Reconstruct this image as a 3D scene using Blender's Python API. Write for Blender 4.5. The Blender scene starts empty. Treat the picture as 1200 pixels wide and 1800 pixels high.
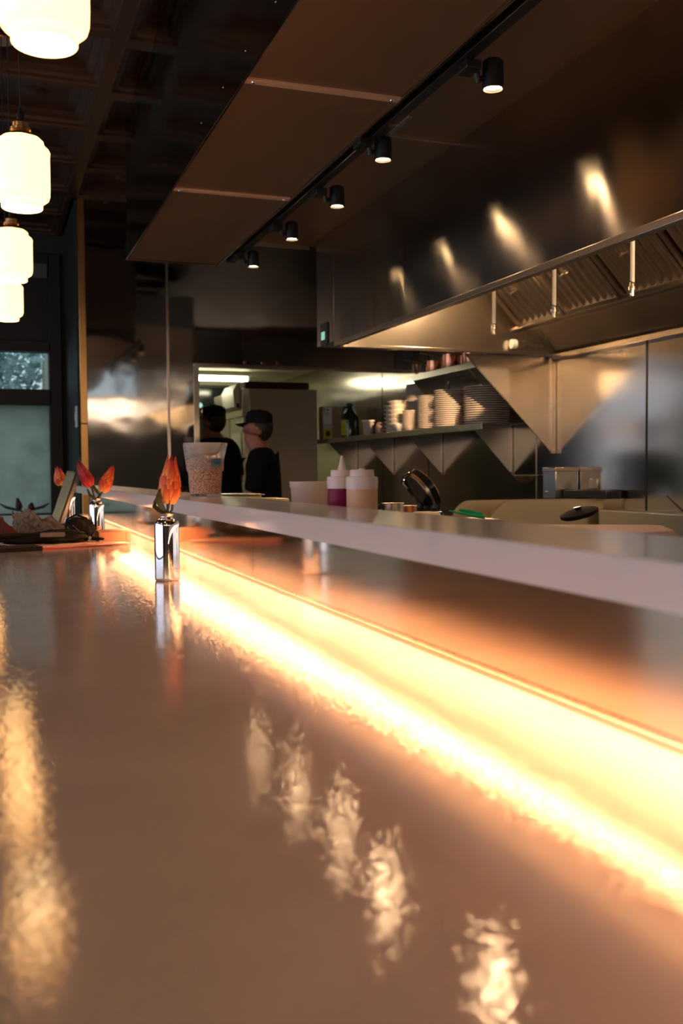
import bpy, bmesh, math, random
from mathutils import Vector, Matrix
from math import sin, cos, pi, radians
random.seed(7)
S = bpy.context.scene
COL = S.collection

# ------------------------------------------------------------------ camera
YAW, PITCH, ROLL = .34597, -.041063, -.0074295
cy, sy = cos(YAW), sin(YAW)
fw = Vector((sy*cos(PITCH), cy*cos(PITCH), sin(PITCH)))
rt = Vector((cy, -sy, 0)); up = rt.cross(fw)
r2 = cos(ROLL)*rt + sin(ROLL)*up; u2 = -sin(ROLL)*rt + cos(ROLL)*up
cam = bpy.data.cameras.new('camera'); co = bpy.data.objects.new('camera', cam); COL.objects.link(co)
co.matrix_world = Matrix(((r2.x, u2.x, -fw.x, 0), (r2.y, u2.y, -fw.y, 0), (r2.z, u2.z, -fw.z, 1.30), (0, 0, 0, 1)))
cam.sensor_width = 36; cam.lens = 34.605; cam.clip_start = .02; cam.clip_end = 200
cam.dof.use_dof = True; cam.dof.focus_distance = 2.6; cam.dof.aperture_fstop = 5.0
S.camera = co

# ------------------------------------------------------------------ world, exposure
w = bpy.data.worlds.new('dusk_sky'); S.world = w; w.use_nodes = True
bg = w.node_tree.nodes['Background']; bg.inputs[0].default_value = (.58, .72, .82, 1); bg.inputs[1].default_value = 1.0
vs = S.view_settings
vs.view_transform = 'Standard'; vs.look = 'None'; vs.gamma = 1; vs.use_curve_mapping = False; vs.exposure = 0.0
S.cycles.use_denoising = True
S.cycles.sample_clamp_indirect = 12
S.cycles.max_bounces = 10
S.cycles.caustics_reflective = True

def area(name, loc, rot, sx, sy_, power, color, spread=180):
    l = bpy.data.lights.new(name, 'AREA'); l.shape = 'RECTANGLE'; l.size = sx; l.size_y = sy_
    l.energy = power; l.color = color; l.spread = radians(spread)
    o = bpy.data.objects.new(name, l); COL.objects.link(o); o.location = loc; o.rotation_euler = rot
    return o
def spot(name, loc, target, power, color, size, blend=.35, rad=.02):
    l = bpy.data.lights.new(name, 'SPOT'); l.energy = power; l.color = color; l.spot_size = radians(size)
    l.spot_blend = blend; l.shadow_soft_size = rad
    o = bpy.data.objects.new(name, l); COL.objects.link(o); o.location = loc
    o.rotation_euler = (Vector(target)-Vector(loc)).to_track_quat('-Z', 'Y').to_euler()
    return o
# daylight outside the dining room windows (left wall) and outside the window ahead
area('window_daylight', (-4.6, 2.2, 2.0), (0, radians(-90), 0), 2.6, 9.0, 110, (.76, .78, 1.0))
# unseen warm panels, added near the dining ceiling for ambient light
for yy in (-2.2, .8, 3.8):
    area('warm_fill_panel', (-2.3, yy, 3.2), (0, 0, 0), .5, .5, 5, (1, .60, .34))

# ------------------------------------------------------------------ materials
def mat(name, base=(.5, .5, .5), rough=.5, metal=0., spec=.5, trans=0., emis=None, estr=0., coat=0., alpha=1., ior=1.45, sss=0.):
    m = bpy.data.materials.new(name); m.use_nodes = True
    b = m.node_tree.nodes['Principled BSDF']
    b.inputs['Base Color'].default_value = (*base, 1); b.inputs['Roughness'].default_value = rough
    b.inputs['Metallic'].default_value = metal; b.inputs['Specular IOR Level'].default_value = spec
    b.inputs['Transmission Weight'].default_value = trans; b.inputs['IOR'].default_value = ior
    b.inputs['Coat Weight'].default_value = coat; b.inputs['Alpha'].default_value = alpha
    if emis: b.inputs['Emission Color'].default_value = (*emis, 1); b.inputs['Emission Strength'].default_value = estr
    return m
def nd(m, t, **k):
    n = m.node_tree.nodes.new(t)
    for a, v in k.items(): setattr(n, a, v)
    return n
def lk(m, a, b): m.node_tree.links.new(a, b)
def bsdf(m): return m.node_tree.nodes['Principled BSDF']
def noise(m, scale, vec=(1, 1, 1), detail=3, rough=.5, gen=False):
    tc = nd(m, 'ShaderNodeNewGeometry'); mp = nd(m, 'ShaderNodeMapping'); mp.inputs['Scale'].default_value = vec
    lk(m, tc.outputs['Position'], mp.inputs['Vector'])
    n = nd(m, 'ShaderNodeTexNoise'); n.inputs['Scale'].default_value = scale; n.inputs['Detail'].default_value = detail
    n.inputs['Roughness'].default_value = rough
    lk(m, mp.outputs[0], n.inputs['Vector']); return n
def bump(m, hts, prev=None):
    """hts: list of (noise output, strength, distance)"""
    nrm = prev
    for h, s, d in hts:
        b = nd(m, 'ShaderNodeBump'); b.inputs['Strength'].default_value = s; b.inputs['Distance'].default_value = d
        lk(m, h, b.inputs['Height'])
        if nrm: lk(m, nrm, b.inputs['Normal'])
        nrm = b.outputs[0]
    lk(m, nrm, bsdf(m).inputs['Normal'])
def colramp(m, fac, stops, target='Base Color'):
    r = nd(m, 'ShaderNodeValToRGB'); e = r.color_ramp.elements
    e[0].position, e[0].color = stops[0][0], (*stops[0][1], 1); e[1].position, e[1].color = stops[-1][0], (*stops[-1][1], 1)
    for p, c in stops[1:-1]:
        x = e.new(p); x.color = (*c, 1)
    lk(m, fac, r.inputs[0]); lk(m, r.outputs[0], bsdf(m).inputs[target]); return r
def steel(name, base, rough, wave=None, scratch=None, aniso=0., tangent=(0, 0, 1)):
    m = mat(name, base, rough, 1.)
    h = []
    if wave:
        n = noise(m, wave[0], wave[1], 1.5); h.append((n.outputs['Fac'], 1., wave[2]))
    if scratch:
        n2 = noise(m, scratch[0], scratch[1], 2); h.append((n2.outputs['Fac'], scratch[2], .001))
    if h: bump(m, h)
    if aniso:
        bsdf(m).inputs['Anisotropic'].default_value = aniso
        c = nd(m, 'ShaderNodeCombineXYZ')
        for i in range(3): c.inputs[i].default_value = tangent[i]
        lk(m, c.outputs[0], bsdf(m).inputs['Tangent'])
    return m

M = {}
M['bar'] = mat('bar_stone', (.56, .50, .46), .035, spec=.5)
_n = noise(M['bar'], 240, detail=1); _n2 = noise(M['bar'], 6, detail=3)
bump(M['bar'], [(_n.outputs['Fac'], .30, .0006)])
colramp(M['bar'], _n2.outputs['Fac'], [(.3, (.42, .335, .295)), (.7, (.50, .40, .35))])
M['shelfstone'] = mat('shelf_stone', (.60, .56, .56), .14)
_n = noise(M['shelfstone'], 220, detail=1); bump(M['shelfstone'], [(_n.outputs['Fac'], .15, .0005)])
M['splash'] = steel('backsplash_steel', (.74, .62, .50), .085, wave=(3., (1, 1, 1), .0005), aniso=.4, tangent=(0, 0, 1))
M['wallsteel'] = steel('wall_steel', (.56, .54, .52), .065, wave=(1.9, (1, 1, 1.2), .006))
M['kwall'] = steel('kitchen_wall_steel', (.50, .46, .41), .16, wave=(1.3, (1, 1, 1.3), .005), aniso=.3, tangent=(0, 1, 0))
M['hood'] = steel('hood_steel', (.46, .44, .42), .16, wave=(1.6, (1, 2.0, .35), .006), aniso=.94, tangent=(0, 0, 1))
M['hoodin'] = steel('hood_inner_steel', (.62, .55, .46), .26, wave=(2., (1, 1, 1), .01))
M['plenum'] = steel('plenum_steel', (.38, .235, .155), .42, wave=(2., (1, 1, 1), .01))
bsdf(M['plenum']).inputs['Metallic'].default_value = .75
M['strip'] = mat('strip_aluminium', (.80, .52, .36), .5, .25)
M['fascia'] = steel('fascia_steel', (.30, .29, .28), .12, wave=(1.5, (1, 1, 1), .02))
M['trimsteel'] = steel('trim_steel', (.70, .60, .50), .25)
M['shelfsteel'] = steel('shelf_steel', (.55, .53, .48), .28)
M['guard'] = steel('guard_steel', (.74, .64, .44), .34)
M['chrome'] = mat('polished_chrome', (.78, .76, .74), .03, 1.)
M['brass'] = mat('brass', (.72, .42, .16), .25, 1.)
M['copper'] = mat('copper', (.72, .30, .16), .25, 1.)
M['black'] = mat('black_metal', (.012, .012, .012), .4)
M['blackgloss'] = mat('black_gloss', (.01, .01, .01), .12)
M['cord'] = mat('black_cord', (.02, .018, .016), .7)
M['tin'] = mat('painted_tin', (.060, .030, .018), .34, spec=.35)
_n = noise(M['tin'], 9, detail=3); bump(M['tin'], [(_n.outputs['Fac'], .3, .004)])
M['green'] = mat('dark_green_paint', (.022, .028, .018), .6)
M['blackpaint'] = mat('black_paint', (.012, .011, .010), .45)
M['floor'] = mat('floor_tile', (.09, .075, .06), .5)
M['rear'] = mat('olive_panelling', (.16, .14, .10), .6)
M['backroom'] = mat('backroom_paint', (.52, .50, .36), .6)
M['led'] = mat('led_diffuser', (.8, .8, .8), .5, emis=(1, .52, .25), estr=185)
M['shade'] = mat('opal_glass', (.8, .75, .65), .15, emis=(1, .46, .125), estr=5.6)
_n = nd(M['shade'], 'ShaderNodeLayerWeight'); _n.inputs['Blend'].default_value = .35
M['bulb'] = mat('glowing_bulb', (.9, .9, .9), .3, emis=(1, .72, .36), estr=20)
M['spotface'] = mat('spot_lens', (.9, .9, .9), .2, emis=(1, .66, .32), estr=110)
M['tube'] = mat('fluorescent_tube', (.9, .9, .9), .3, emis=(1, .93, .62), estr=34)
M['panel'] = mat('light_panel', (.9, .9, .9), .3, emis=(1, .9, .55), estr=5)
M['glowband'] = mat('rear_glow_band', (.9, .9, .9), .3, emis=(1, .72, .50), estr=4.0)
M['hoodlamp'] = mat('hood_lamp_glass', (.9, .9, .9), .3, emis=(1, .66, .36), estr=90)
M['screen'] = mat('lit_display', (.1, .3, .25), .3, emis=(.30, .62, .50), estr=.8)
M['plate'] = mat('cream_stoneware', (.70, .56, .42), .3)
M['pulp'] = mat('plant_fibre', (.80, .66, .50), .75)
M['fridge'] = mat('fridge_grey', (.46, .39, .30), .45, .3)
M['white'] = mat('white_plastic', (.85, .85, .80), .4)
M['paper'] = mat('white_paper', (.80, .80, .72), .8)
M['ink'] = mat('dark_ink', (.03, .03, .04), .8)
M['cardboard'] = mat('cardboard', (.42, .20, .11), .8)
M['darkcard'] = mat('dark_cardboard', (.06, .03, .02), .8)
M['boxtan'] = mat('tan_carton', (.34, .24, .17), .7)
M['yellow'] = mat('yellow_label', (.55, .50, .05), .5)
M['blueprint'] = mat('pale_blue_print', (.45, .55, .62), .7)
M['greenglass'] = mat('green_glass', (.02, .035, .012), .08, spec=.6)
M['clear'] = mat('clear_plastic', (.96, .92, .88), .08, trans=.93, ior=1.1)
M['frost'] = mat('frosted_plastic', (.80, .66, .56), .42, trans=.45, ior=1.3)
M['wrap'] = mat('plastic_wrap', (.95, .90, .86), .10, trans=.80, ior=1.15)
_n = noise(M['wrap'], 45, detail=3); bump(M['wrap'], [(_n.outputs['Fac'], 1., .006)])
M['tape'] = mat('blue_tape', (.06, .22, .42), .7)
M['purple'] = mat('purple_sauce', (.20, .005, .05), .3)
M['peach'] = mat('peach_sauce', (.72, .42, .28), .4)
M['greenplastic'] = mat('green_plastic', (.01, .40, .16), .35)
M['board'] = mat('pale_cutting_board', (.62, .40, .33), .3)
M['red'] = mat('red_cloth', (.11, .018, .015), .85)
M['kraft'] = mat('kraft_paper', (.22, .13, .07), .8)
M['blackfab'] = mat('black_fabric', (.005, .004, .004), .8, spec=.2)
M['silver'] = mat('silver_mark', (.55, .5, .45), .3, 1.)
M['pinkpaper'] = mat('pink_menu_paper', (.62, .36, .28), .6)
M['redpaper'] = mat('red_menu_edge', (.40, .06, .05), .6)
M['tealface'] = mat('teal_reflection_screen', (.12, .19, .20), .6, spec=.15)  # teal reflection of the window painted in as the screen's base colour
M['skin'] = mat('skin', (.27, .105, .062), .5)
M['hair'] = mat('dark_hair', (.012, .008, .006), .6)
M['shirt'] = mat('black_shirt', (.004, .004, .004), .9, spec=.15)
M['apron'] = mat('black_trousers', (.008, .008, .009), .85)
M['stem'] = mat('dark_stem', (.035, .04, .018), .5)
M['leaf'] = mat('dark_leaf', (.05, .065, .03), .35)
M['leaftree'] = mat('tree_leaf', (.42, .60, .58), .6)
M['bark'] = mat('bark', (.05, .04, .03), .8)
M['asphalt'] = mat('pavement', (.30, .31, .30), .8)
M['granite'] = M['bar']
def petalmat(name, tipc, midc, basec):
    m = mat(name, midc, .45)
    at = nd(m, 'ShaderNodeVertexColor'); at.layer_name = 'tint'
    colramp(m, at.outputs[0], [(.0, basec), (.45, midc), (.95, tipc)]); return m
M['petal'] = petalmat('orange_bracts', (.42, .022, .015), (.78, .13, .03), (.95, .46, .11))
M['petalred'] = petalmat('maroon_bracts', (.13, .004, .012), (.34, .010, .025), (.60, .09, .04))
M['silhouette_red'] = petalmat('silhouette_red_bracts', (.05, .008, .008), (.10, .02, .015), (.15, .04, .02))  # sill buds: silhouette darkness against the window put into the colour
# food fills
M['crumb'] = mat('orange_crumbs', (.5, .2, .08), .8)
_n = noise(M['crumb'], 220, detail=3); colramp(M['crumb'], _n.outputs['Fac'], [(.35, (.30, .06, .02)), (.5, (.78, .32, .14)), (.65, (.95, .58, .32))])
bump(M['crumb'], [(_n.outputs['Fac'], .9, .004)])
# window glass: clear pane and frosted film
M['glass'] = mat('window_glass', (.95, .97, .97), .02, trans=1., ior=1.02, spec=.3)
m = bpy.data.materials.new('frosted_film'); m.use_nodes = True; M['film'] = m
nt = m.node_tree; nt.nodes.clear()
out = nt.nodes.new('ShaderNodeOutputMaterial'); tl = nt.nodes.new('ShaderNodeBsdfTranslucent'); df = nt.nodes.new('ShaderNodeBsdfDiffuse')
mx = nt.nodes.new('ShaderNodeMixShader'); mx.inputs[0].default_value = .12
tx = nt.nodes.new('ShaderNodeTexNoise'); tx.inputs['Scale'].default_value = 5; tx.inputs['Detail'].default_value = 6
cr = nt.nodes.new('ShaderNodeValToRGB'); cr.color_ramp.elements[0].color = (.62, .66, .60, 1); cr.color_ramp.elements[1].color = (.86, .92, .86, 1)
cr.color_ramp.elements[0].position = .3; cr.color_ramp.elements[1].position = .7
nt.links.new(tx.outputs[0], cr.inputs[0]); nt.links.new(cr.outputs[0], tl.inputs[0]); df.inputs[0].default_value = (.3, .38, .37, 1)
nt.links.new(tl.outputs[0], mx.inputs[1]); nt.links.new(df.outputs[0], mx.inputs[2]); nt.links.new(mx.outputs[0], out.inputs[0])

# ------------------------------------------------------------------ mesh helpers
def B(): return bmesh.new()
def box(bm, x0, x1, y0, y1, z0, z1, bev=0., seg=2):
    r = bmesh.ops.create_cube(bm, size=1, matrix=Matrix.Translation(((x0+x1)/2, (y0+y1)/2, (z0+z1)/2)) @ Matrix.Diagonal((abs(x1-x0), abs(y1-y0), abs(z1-z0), 1)))
    if bev > 0:
        es = list({e for v in r['verts'] for e in v.link_edges})
        vs_ = set(bm.verts) - set(r['verts'])
        rr = bmesh.ops.bevel(bm, geom=es, offset=bev, segments=seg, profile=.5, affect='EDGES')
        fl_ = bm.faces.layers.int.get('flat') or bm.faces.layers.int.new('flat')
        bm.faces.ensure_lookup_table(); bm.normal_update()
        bounds = ((0, x0), (0, x1), (1, y0), (1, y1), (2, z0), (2, z1))
        for f in bm.faces:
            if f[fl_] or len(f.verts) != 4: continue
            for ax, c_ in bounds:
                if all(abs(v.co[ax]-c_) < 1e-5 for v in f.verts): f[fl_] = 1
    return bm
def quad(bm, pts):
    bm.faces.new([bm.verts.new(p) for p in pts]); return bm
def prism(bm, pts, axis, a, b):
    """polygon pts (2D) in the plane normal to axis, extruded a..b"""
    def P(p, t):
        return {0: (t, p[0], p[1]), 1: (p[0], t, p[1]), 2: (p[0], p[1], t)}[axis]
    A = [bm.verts.new(P(p, a)) for p in pts]; Bv = [bm.verts.new(P(p, b)) for p in pts]
    bm.faces.new(A); bm.faces.new(Bv[::-1]); n = len(pts)
    for i in range(n): bm.faces.new((A[i], Bv[i], Bv[(i+1) % n], A[(i+1) % n]))
    bmesh.ops.recalc_face_normals(bm, faces=bm.faces[:]); return bm
def lathe(bm, prof, n=32, c=(0, 0, 0), fn=None, mtx=None):
    rings = []
    for r, z in prof:
        if r < 1e-6: rings.append([bm.verts.new((c[0], c[1], c[2]+z))]); continue
        ring = []
        for i in range(n):
            a = 2*pi*i/n; rr = r*(fn(a, z) if fn else 1)
            ring.append(bm.verts.new((c[0]+rr*cos(a), c[1]+rr*sin(a), c[2]+z)))
        rings.append(ring)
    for a, b in zip(rings, rings[1:]):
        if len(a) == 1 and len(b) == 1: continue
        for i in range(n):
            j = (i+1) % n
            if len(a) == 1: bm.faces.new((a[0], b[j], b[i]))
            elif len(b) == 1: bm.faces.new((a[i], a[j], b[0]))
            else: bm.faces.new((a[i], a[j], b[j], b[i]))
    if mtx is not None:
        bmesh.ops.transform(bm, matrix=mtx, verts=[v for r in rings for v in r])
    return bm
def tube(bm, pts, r, n=8, cap=True):
    pts = [Vector(p) for p in pts]; rs = r if isinstance(r, (list, tuple)) else [r]*len(pts)
    rings = []; prev = None
    for i, p in enumerate(pts):
        d = (pts[min(i+1, len(pts)-1)]-pts[max(i-1, 0)]).normalized()
        ref = prev if prev is not None else (Vector((0, 0, 1)) if abs(d.z) < .9 else Vector((1, 0, 0)))
        u = (ref - d*ref.dot(d)).normalized() if prev is not None else d.cross(ref).normalized()
        v = d.cross(u).normalized(); prev = u
        rings.append([bm.verts.new(p+(u*cos(2*pi*k/n)+v*sin(2*pi*k/n))*rs[i]) for k in range(n)])
    for a, b in zip(rings, rings[1:]):
        for k in range(n): bm.faces.new((a[k], a[(k+1) % n], b[(k+1) % n], b[k]))
    if cap: bm.faces.new(rings[0][::-1]); bm.faces.new(rings[-1])
    return bm
def obj(name, bm, m, parent=None, smooth=True, loc=None, angle=38):
    me = bpy.data.meshes.new(name)
    bmesh.ops.recalc_face_normals(bm, faces=bm.faces[:]) if name not in ('ceiling',) else None
    if smooth:
        lim = radians(angle)
        fl_ = bm.faces.layers.int.get('flat')
        for f in bm.faces: f.smooth = not (fl_ and f[fl_])
        for e in bm.edges:
            if len(e.link_faces) == 2 and e.calc_face_angle(0) > lim: e.smooth = False
    bm.to_mesh(me); bm.free()
    o = bpy.data.objects.new(name, me); COL.objects.link(o)
    me.materials.append(M[m] if isinstance(m, str) else m)
    if parent: o.parent = parent
    if loc: o.location = loc
    return o
def tag(o, label, cat, group=None, kind=None):
    o['label'] = label; o['category'] = cat
    if group: o['group'] = group
    if kind: o['kind'] = kind
    return o
def thing(name, label, cat, loc=(0, 0, 0), rz=0., group=None):
    o = bpy.data.objects.new(name, None); COL.objects.link(o); o.location = loc; o.rotation_euler = (0, 0, rz)
    o.empty_display_size = .05
    return tag(o, label, cat, group)
def struct(name, bm, m, parent=None, **k):
    o = obj(name, bm, m, parent, **k)
    if not parent: o['kind'] = 'structure'
    return o
def dup(root, loc, rz=None, label=None):
    r = root.copy(); COL.objects.link(r); r.location = loc
    if rz is not None: r.rotation_euler = (0, 0, rz)
    if label: r['label'] = label
    for ch in list(root.children):
        c = ch.copy(); COL.objects.link(c); c.parent = r
        for g in list(ch.children):
            d = g.copy(); COL.objects.link(d); d.parent = c
    return r

# ================================================================== SETTING
CZ = 3.28; WY = 7.38; FY = 8.6; KX = 3.27
bm = B(); box(bm, -4.2, KX+.1, -4.2, 11.4, -.1, 0); struct('floor', bm, 'floor')

# coffered tin ceiling over the dining side
def coffers(bm, x0, x1, y0, y1, z, T=.66):
    nx = int(round((x1-x0)/T)); ny = int(round((y1-y0)/T)); tx = (x1-x0)/nx; ty = (y1-y0)/ny
    prof = [(0, 0), (.035, 0), (.04, .012), (.065, .018), (.07, .035), (.10, .05), (.105, .07), (.15, .08)]
    for i in range(nx):
        for j in range(ny):
            ax, ay = x0+i*tx, y0+j*ty; prev = None
            for ins, dz in prof:
                r = [bm.verts.new((ax+ins, ay+ins, z+dz)), bm.verts.new((ax+tx-ins, ay+ins, z+dz)),
                     bm.verts.new((ax+tx-ins, ay+ty-ins, z+dz)), bm.verts.new((ax+ins, ay+ty-ins, z+dz))]
                if prev:
                    for k in range(4): bm.faces.new((prev[k], r[k], r[(k+1) % 4], prev[(k+1) % 4]))
                prev = r
            bm.faces.new(prev)
            # small pressed boss in the middle of the panel
            cx_, cy_ = ax+tx/2, ay+ty/2
            lathe(bm, [(.07, z+.08), (.05, z+.068), (.02, z+.062), (0, z+.06)], 10, (cx_, cy_, 0))
bm = B(); coffers(bm, -4.0, .62, -4.0, FY, CZ); coffers(bm, .62, 1.94, -4.0, WY, CZ)
box(bm, -4.2, KX+.1, -4.2, FY+.1, CZ+.09, CZ+.15); box(bm, 1.94, KX, -4.0, WY, CZ, CZ+.09)
struct('ceiling', bm, 'tin', smooth=False)

# outer walls with window openings
bm = B()
for a, b in ((-4.1, -2.3), (6.9, FY+.1)): box(bm, -4.15, -4.0, a, b, 0, CZ+.1)
box(bm, -4.15, -4.0, -2.3, 6.9, 0, .8); box(bm, -4.15, -4.0, -2.3, 6.9, 3.05, CZ+.1)
for yy in (-.8, .75, 2.3, 3.85, 5.4): box(bm, -4.12, -4.02, yy-.06, yy+.06, .8, 3.05)
box(bm, -4.12, -4.02, -2.3, 6.9, 2.0, 2.12)
struct('wall_left', bm, 'blackpaint')
bm = B(); box(bm, -4.1, KX+.1, -4.15, -4.0, 0, 2.74); box(bm, -4.1, KX+.1, -4.15, -4.0, 3.17, CZ+.1)
for xx in (-4.0, -2.4, -.8, .8, 2.4, KX): box(bm, xx-.04, xx+.04, -4.12, -4.0, 2.74, 3.17)
struct('wall_rear', bm, 'rear')
bm = B(); box(bm, -3.9, 3.0, -3.99, -3.93, 2.27, 2.62); o = obj('added_glow_band', bm, 'glowband'); tag(o, 'unseen warm glowing band added along the far rear wall', 'light')  # unseen band, added so the partition steel mirrors a warm glow
bm = B(); box(bm, -4.15, -2.7, FY, FY+.15, 0, CZ+.1); box(bm, -2.7, .53, FY, FY+.15, 0, .9)
box(bm, -2.7, .53, FY, FY+.15, 3.06, CZ+.1); box(bm, .53, .80, FY, FY+.15, 0, CZ+.1)
struct('wall_front', bm, 'green')
# front window: dark frame, clear upper pane, frosted lower pane
def front_window(n, x0, x1):
    fr = B(); y0, y1 = FY-.05, FY+.1
    box(fr, x1-.02, x1+.085, y0, y1, .88, 3.12, .006); box(fr, x0-.04, x0+.02, y0, y1, .88, 3.12, .006)
    box(fr, x0, x1, y0, y1, 1.87, 2.0, .006); box(fr, x0, x1, y0+.02, y1, 1.925, 1.94); box(fr, x0, x1, y0, y1, .88, .97, .006)
    box(fr, x0, x1, y0, y1, 2.31, 2.40, .006); box(fr, x0, x1, y0, y1, 3.0, 3.12, .006)
    f = struct(f'window_{n}', fr, 'blackpaint')
    p = B(); box(p, x0, x1, FY+.02, FY+.03, 2.0, 2.31); obj('clear_pane', p, 'glass', f, smooth=False)
    p = B(); box(p, x0, x1, FY+.02, FY+.026, .95, 1.87); obj('frosted_pane', p, 'film', f, smooth=False)
    p = B(); box(p, x0, x1, FY+.0, FY+.04, 2.38, 3.02); obj('blackout_panel', p, 'blackpaint', f, smooth=False)
    return f
f = front_window(1, -.55, .53); front_window(2, -1.62, -.61); front_window(3, -2.68, -1.68)
bm = B(); box(bm, .40, .51, FY-.075, FY-.05, 2.91, 3.03, .004); o = obj('grey_reflection', bm, mat('grey_reflection_tone', (.09, .09, .085), .6)); tag(o, 'pale reflection made as a small grey panel high on the black window surround', 'reflection panel')  # pale reflection on the black transom, built as a solid grey box
bm = B(); box(bm, -2.7, .53, FY-.28, FY-.03, .90, .93, .004); struct('trim_1', bm, 'blackpaint')

# stainless partition wall with the pass-through to the back room
bm = B(); box(bm, .70, 1.515, WY, WY+.08, 0, CZ+.08); box(bm, 1.515, KX, WY, WY+.08, 2.115, CZ+.08)
box(bm, .70, .76, WY+.08, FY, 0, CZ+.08)
pw = struct('wall_partition', bm, 'wallsteel', smooth=False)
bm = B(); box(bm, .655, .705, WY-.012, WY+.02, 0, 1.66, .003); box(bm, .655, .705, WY-.012, WY+.02, 1.663, CZ, .003); struct('trim_2', bm, 'brass', pw)
bm = B(); box(bm, 1.285, 1.305, WY-.006, WY, 0, CZ, .002); struct('seam_strip', bm, 'trimsteel', pw)
bm = B(); box(bm, 1.485, 1.525, WY-.010, WY+.085, 0, 2.12, .003); struct('door_jamb', bm, 'shelfsteel', pw)
bm = B(); box(bm, 1.485, KX, WY-.014, WY+.085, 2.10, 2.125, .003); struct('door_header', bm, 'trimsteel', pw)
for xb in (1.88, 2.02, 2.14):  # coppery reflections on the header, modelled as small copper discs
    bm = B(); lathe(bm, [(.0, 0), (.014, 0), (.012, .008), (0, .01)], 12, mtx=Matrix.Translation((xb, WY-.012, 2.14)) @ Matrix.Rotation(pi/2, 4, 'X')); struct('header_glint', bm, 'copper', pw)
bm = B(); box(bm, .646, .70, WY+.08, FY, 0, CZ+.08); struct('wall_corner', bm, 'green')
t = thing('light_switch', 'small pale switch plate on dark wall beside brass corner strip', 'switch', (.640, 7.55, 1.72))
bm = B(); box(bm, -.006, .006, -.05, .05, -.08, .08, .004); obj('plate', bm, 'white', t)
bm = B(); box(bm, -.012, -.005, -.015, .015, -.03, .03, .003); obj('rocker', bm, 'white', t)

# kitchen right wall in stainless sheets
bm = B(); box(bm, KX, KX+.1, -4.2, 11.4, 0, CZ+.1)
kw = struct('wall_right', bm, 'kwall', smooth=False)
for yy in (4.335, 2.6, .9): bm = B(); box(bm, KX-.003, KX, yy-.006, yy+.006, 1.0, 2.0); struct('sheet_seam', bm, 'black', kw)
for yy in (5.44,): bm = B(); box(bm, KX-.004, KX, yy-.004, yy+.004, 1.0, 1.95); struct('sheet_seam', bm, 'trimsteel', kw)
for yy in (7.05, 8.0): bm = B(); box(bm, KX-.003, KX, yy-.004, yy+.004, 1.0, 2.6); struct('sheet_seam', bm, 'black', kw)

# back room
bm = B(); box(bm, .76, 3.37, 11.2, 11.3, 0, 2.5); struct('wall_back', bm, 'backroom')
bm = B(); box(bm, .60, .70, FY+.15, 11.3, 0, 2.5); struct('wall_side', bm, 'backroom')
bm = B(); box(bm, .65, 3.37, WY+.08, 11.3, 2.36, 2.42); struct('ceiling_backroom', bm, 'backroom')
t = thing('window_4', 'dark window with coloured lights in the back room', 'window', (2.36, 11.2, 1.9)); t['kind'] = 'structure'
bm = B()
for a in ((-.62, .30, -.33, -.30), (-.62, .30, .37, .40)): box(bm, a[0], a[1], -.05, 0, a[2], a[3])
box(bm, -.62, -.59, -.05, 0, -.33, .40); box(bm, .27, .30, -.05, 0, -.33, .40); obj('window_frame', bm, 'black', t)
bm = B(); box(bm, -.6, .28, -.02, -.005, -.31, .38); obj('window_pane', bm, mat('night_glass', (.01, .02, .02), .1), t)
for (xx, zz, ss, cc) in ((-.13, .08, .05, (.25, .5, .8)), (-.04, .17, .03, (.35, .55, .6)), (-.10, .25, .028, (.3, .5, .5)), (.0, .10, .025, (.8, .4, .15)), (-.18, -.02, .04, (.3, .5, .7))):
    bm = B(); lathe(bm, [(0, 0), (ss, 0), (ss, .004), (0, .004)], 8, mtx=Matrix.Translation((xx, -.022, zz)) @ Matrix.Rotation(pi/2, 4, 'X')); obj('coloured_light', bm, mat('far_light', cc, .5, emis=cc, estr=.7), t)
t = thing('tube_light', 'long bright fluorescent tube light on back room ceiling', 'light', (2.0, 10.25, 2.36))
bm = B(); box(bm, -.75, .68, -.06, .06, -.045, 0, .006); obj('housing', bm, 'white', t)
bm = B(); tube(bm, [(-.70, 0, -.075), (.63, 0, -.075)], .02, 12); obj('tube', bm, 'tube', t)
for s in (-.73, .65): bm = B(); box(bm, s-.012, s+.012, -.025, .025, -.10, -.03, .004); obj('end_cap', bm, 'white', t)
t = thing('ceiling_panel', 'flat recessed light panel in back room ceiling near the opening', 'light', (2.2, 9.0, 2.36))
bm = B(); box(bm, -.72, .62, -.14, .14, -.02, 0, .004); obj('frame', bm, 'trimsteel', t)
bm = B(); box(bm, -.70, .60, -.12, .12, -.025, -.018); obj('diffuser', bm, 'panel', t)

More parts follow.
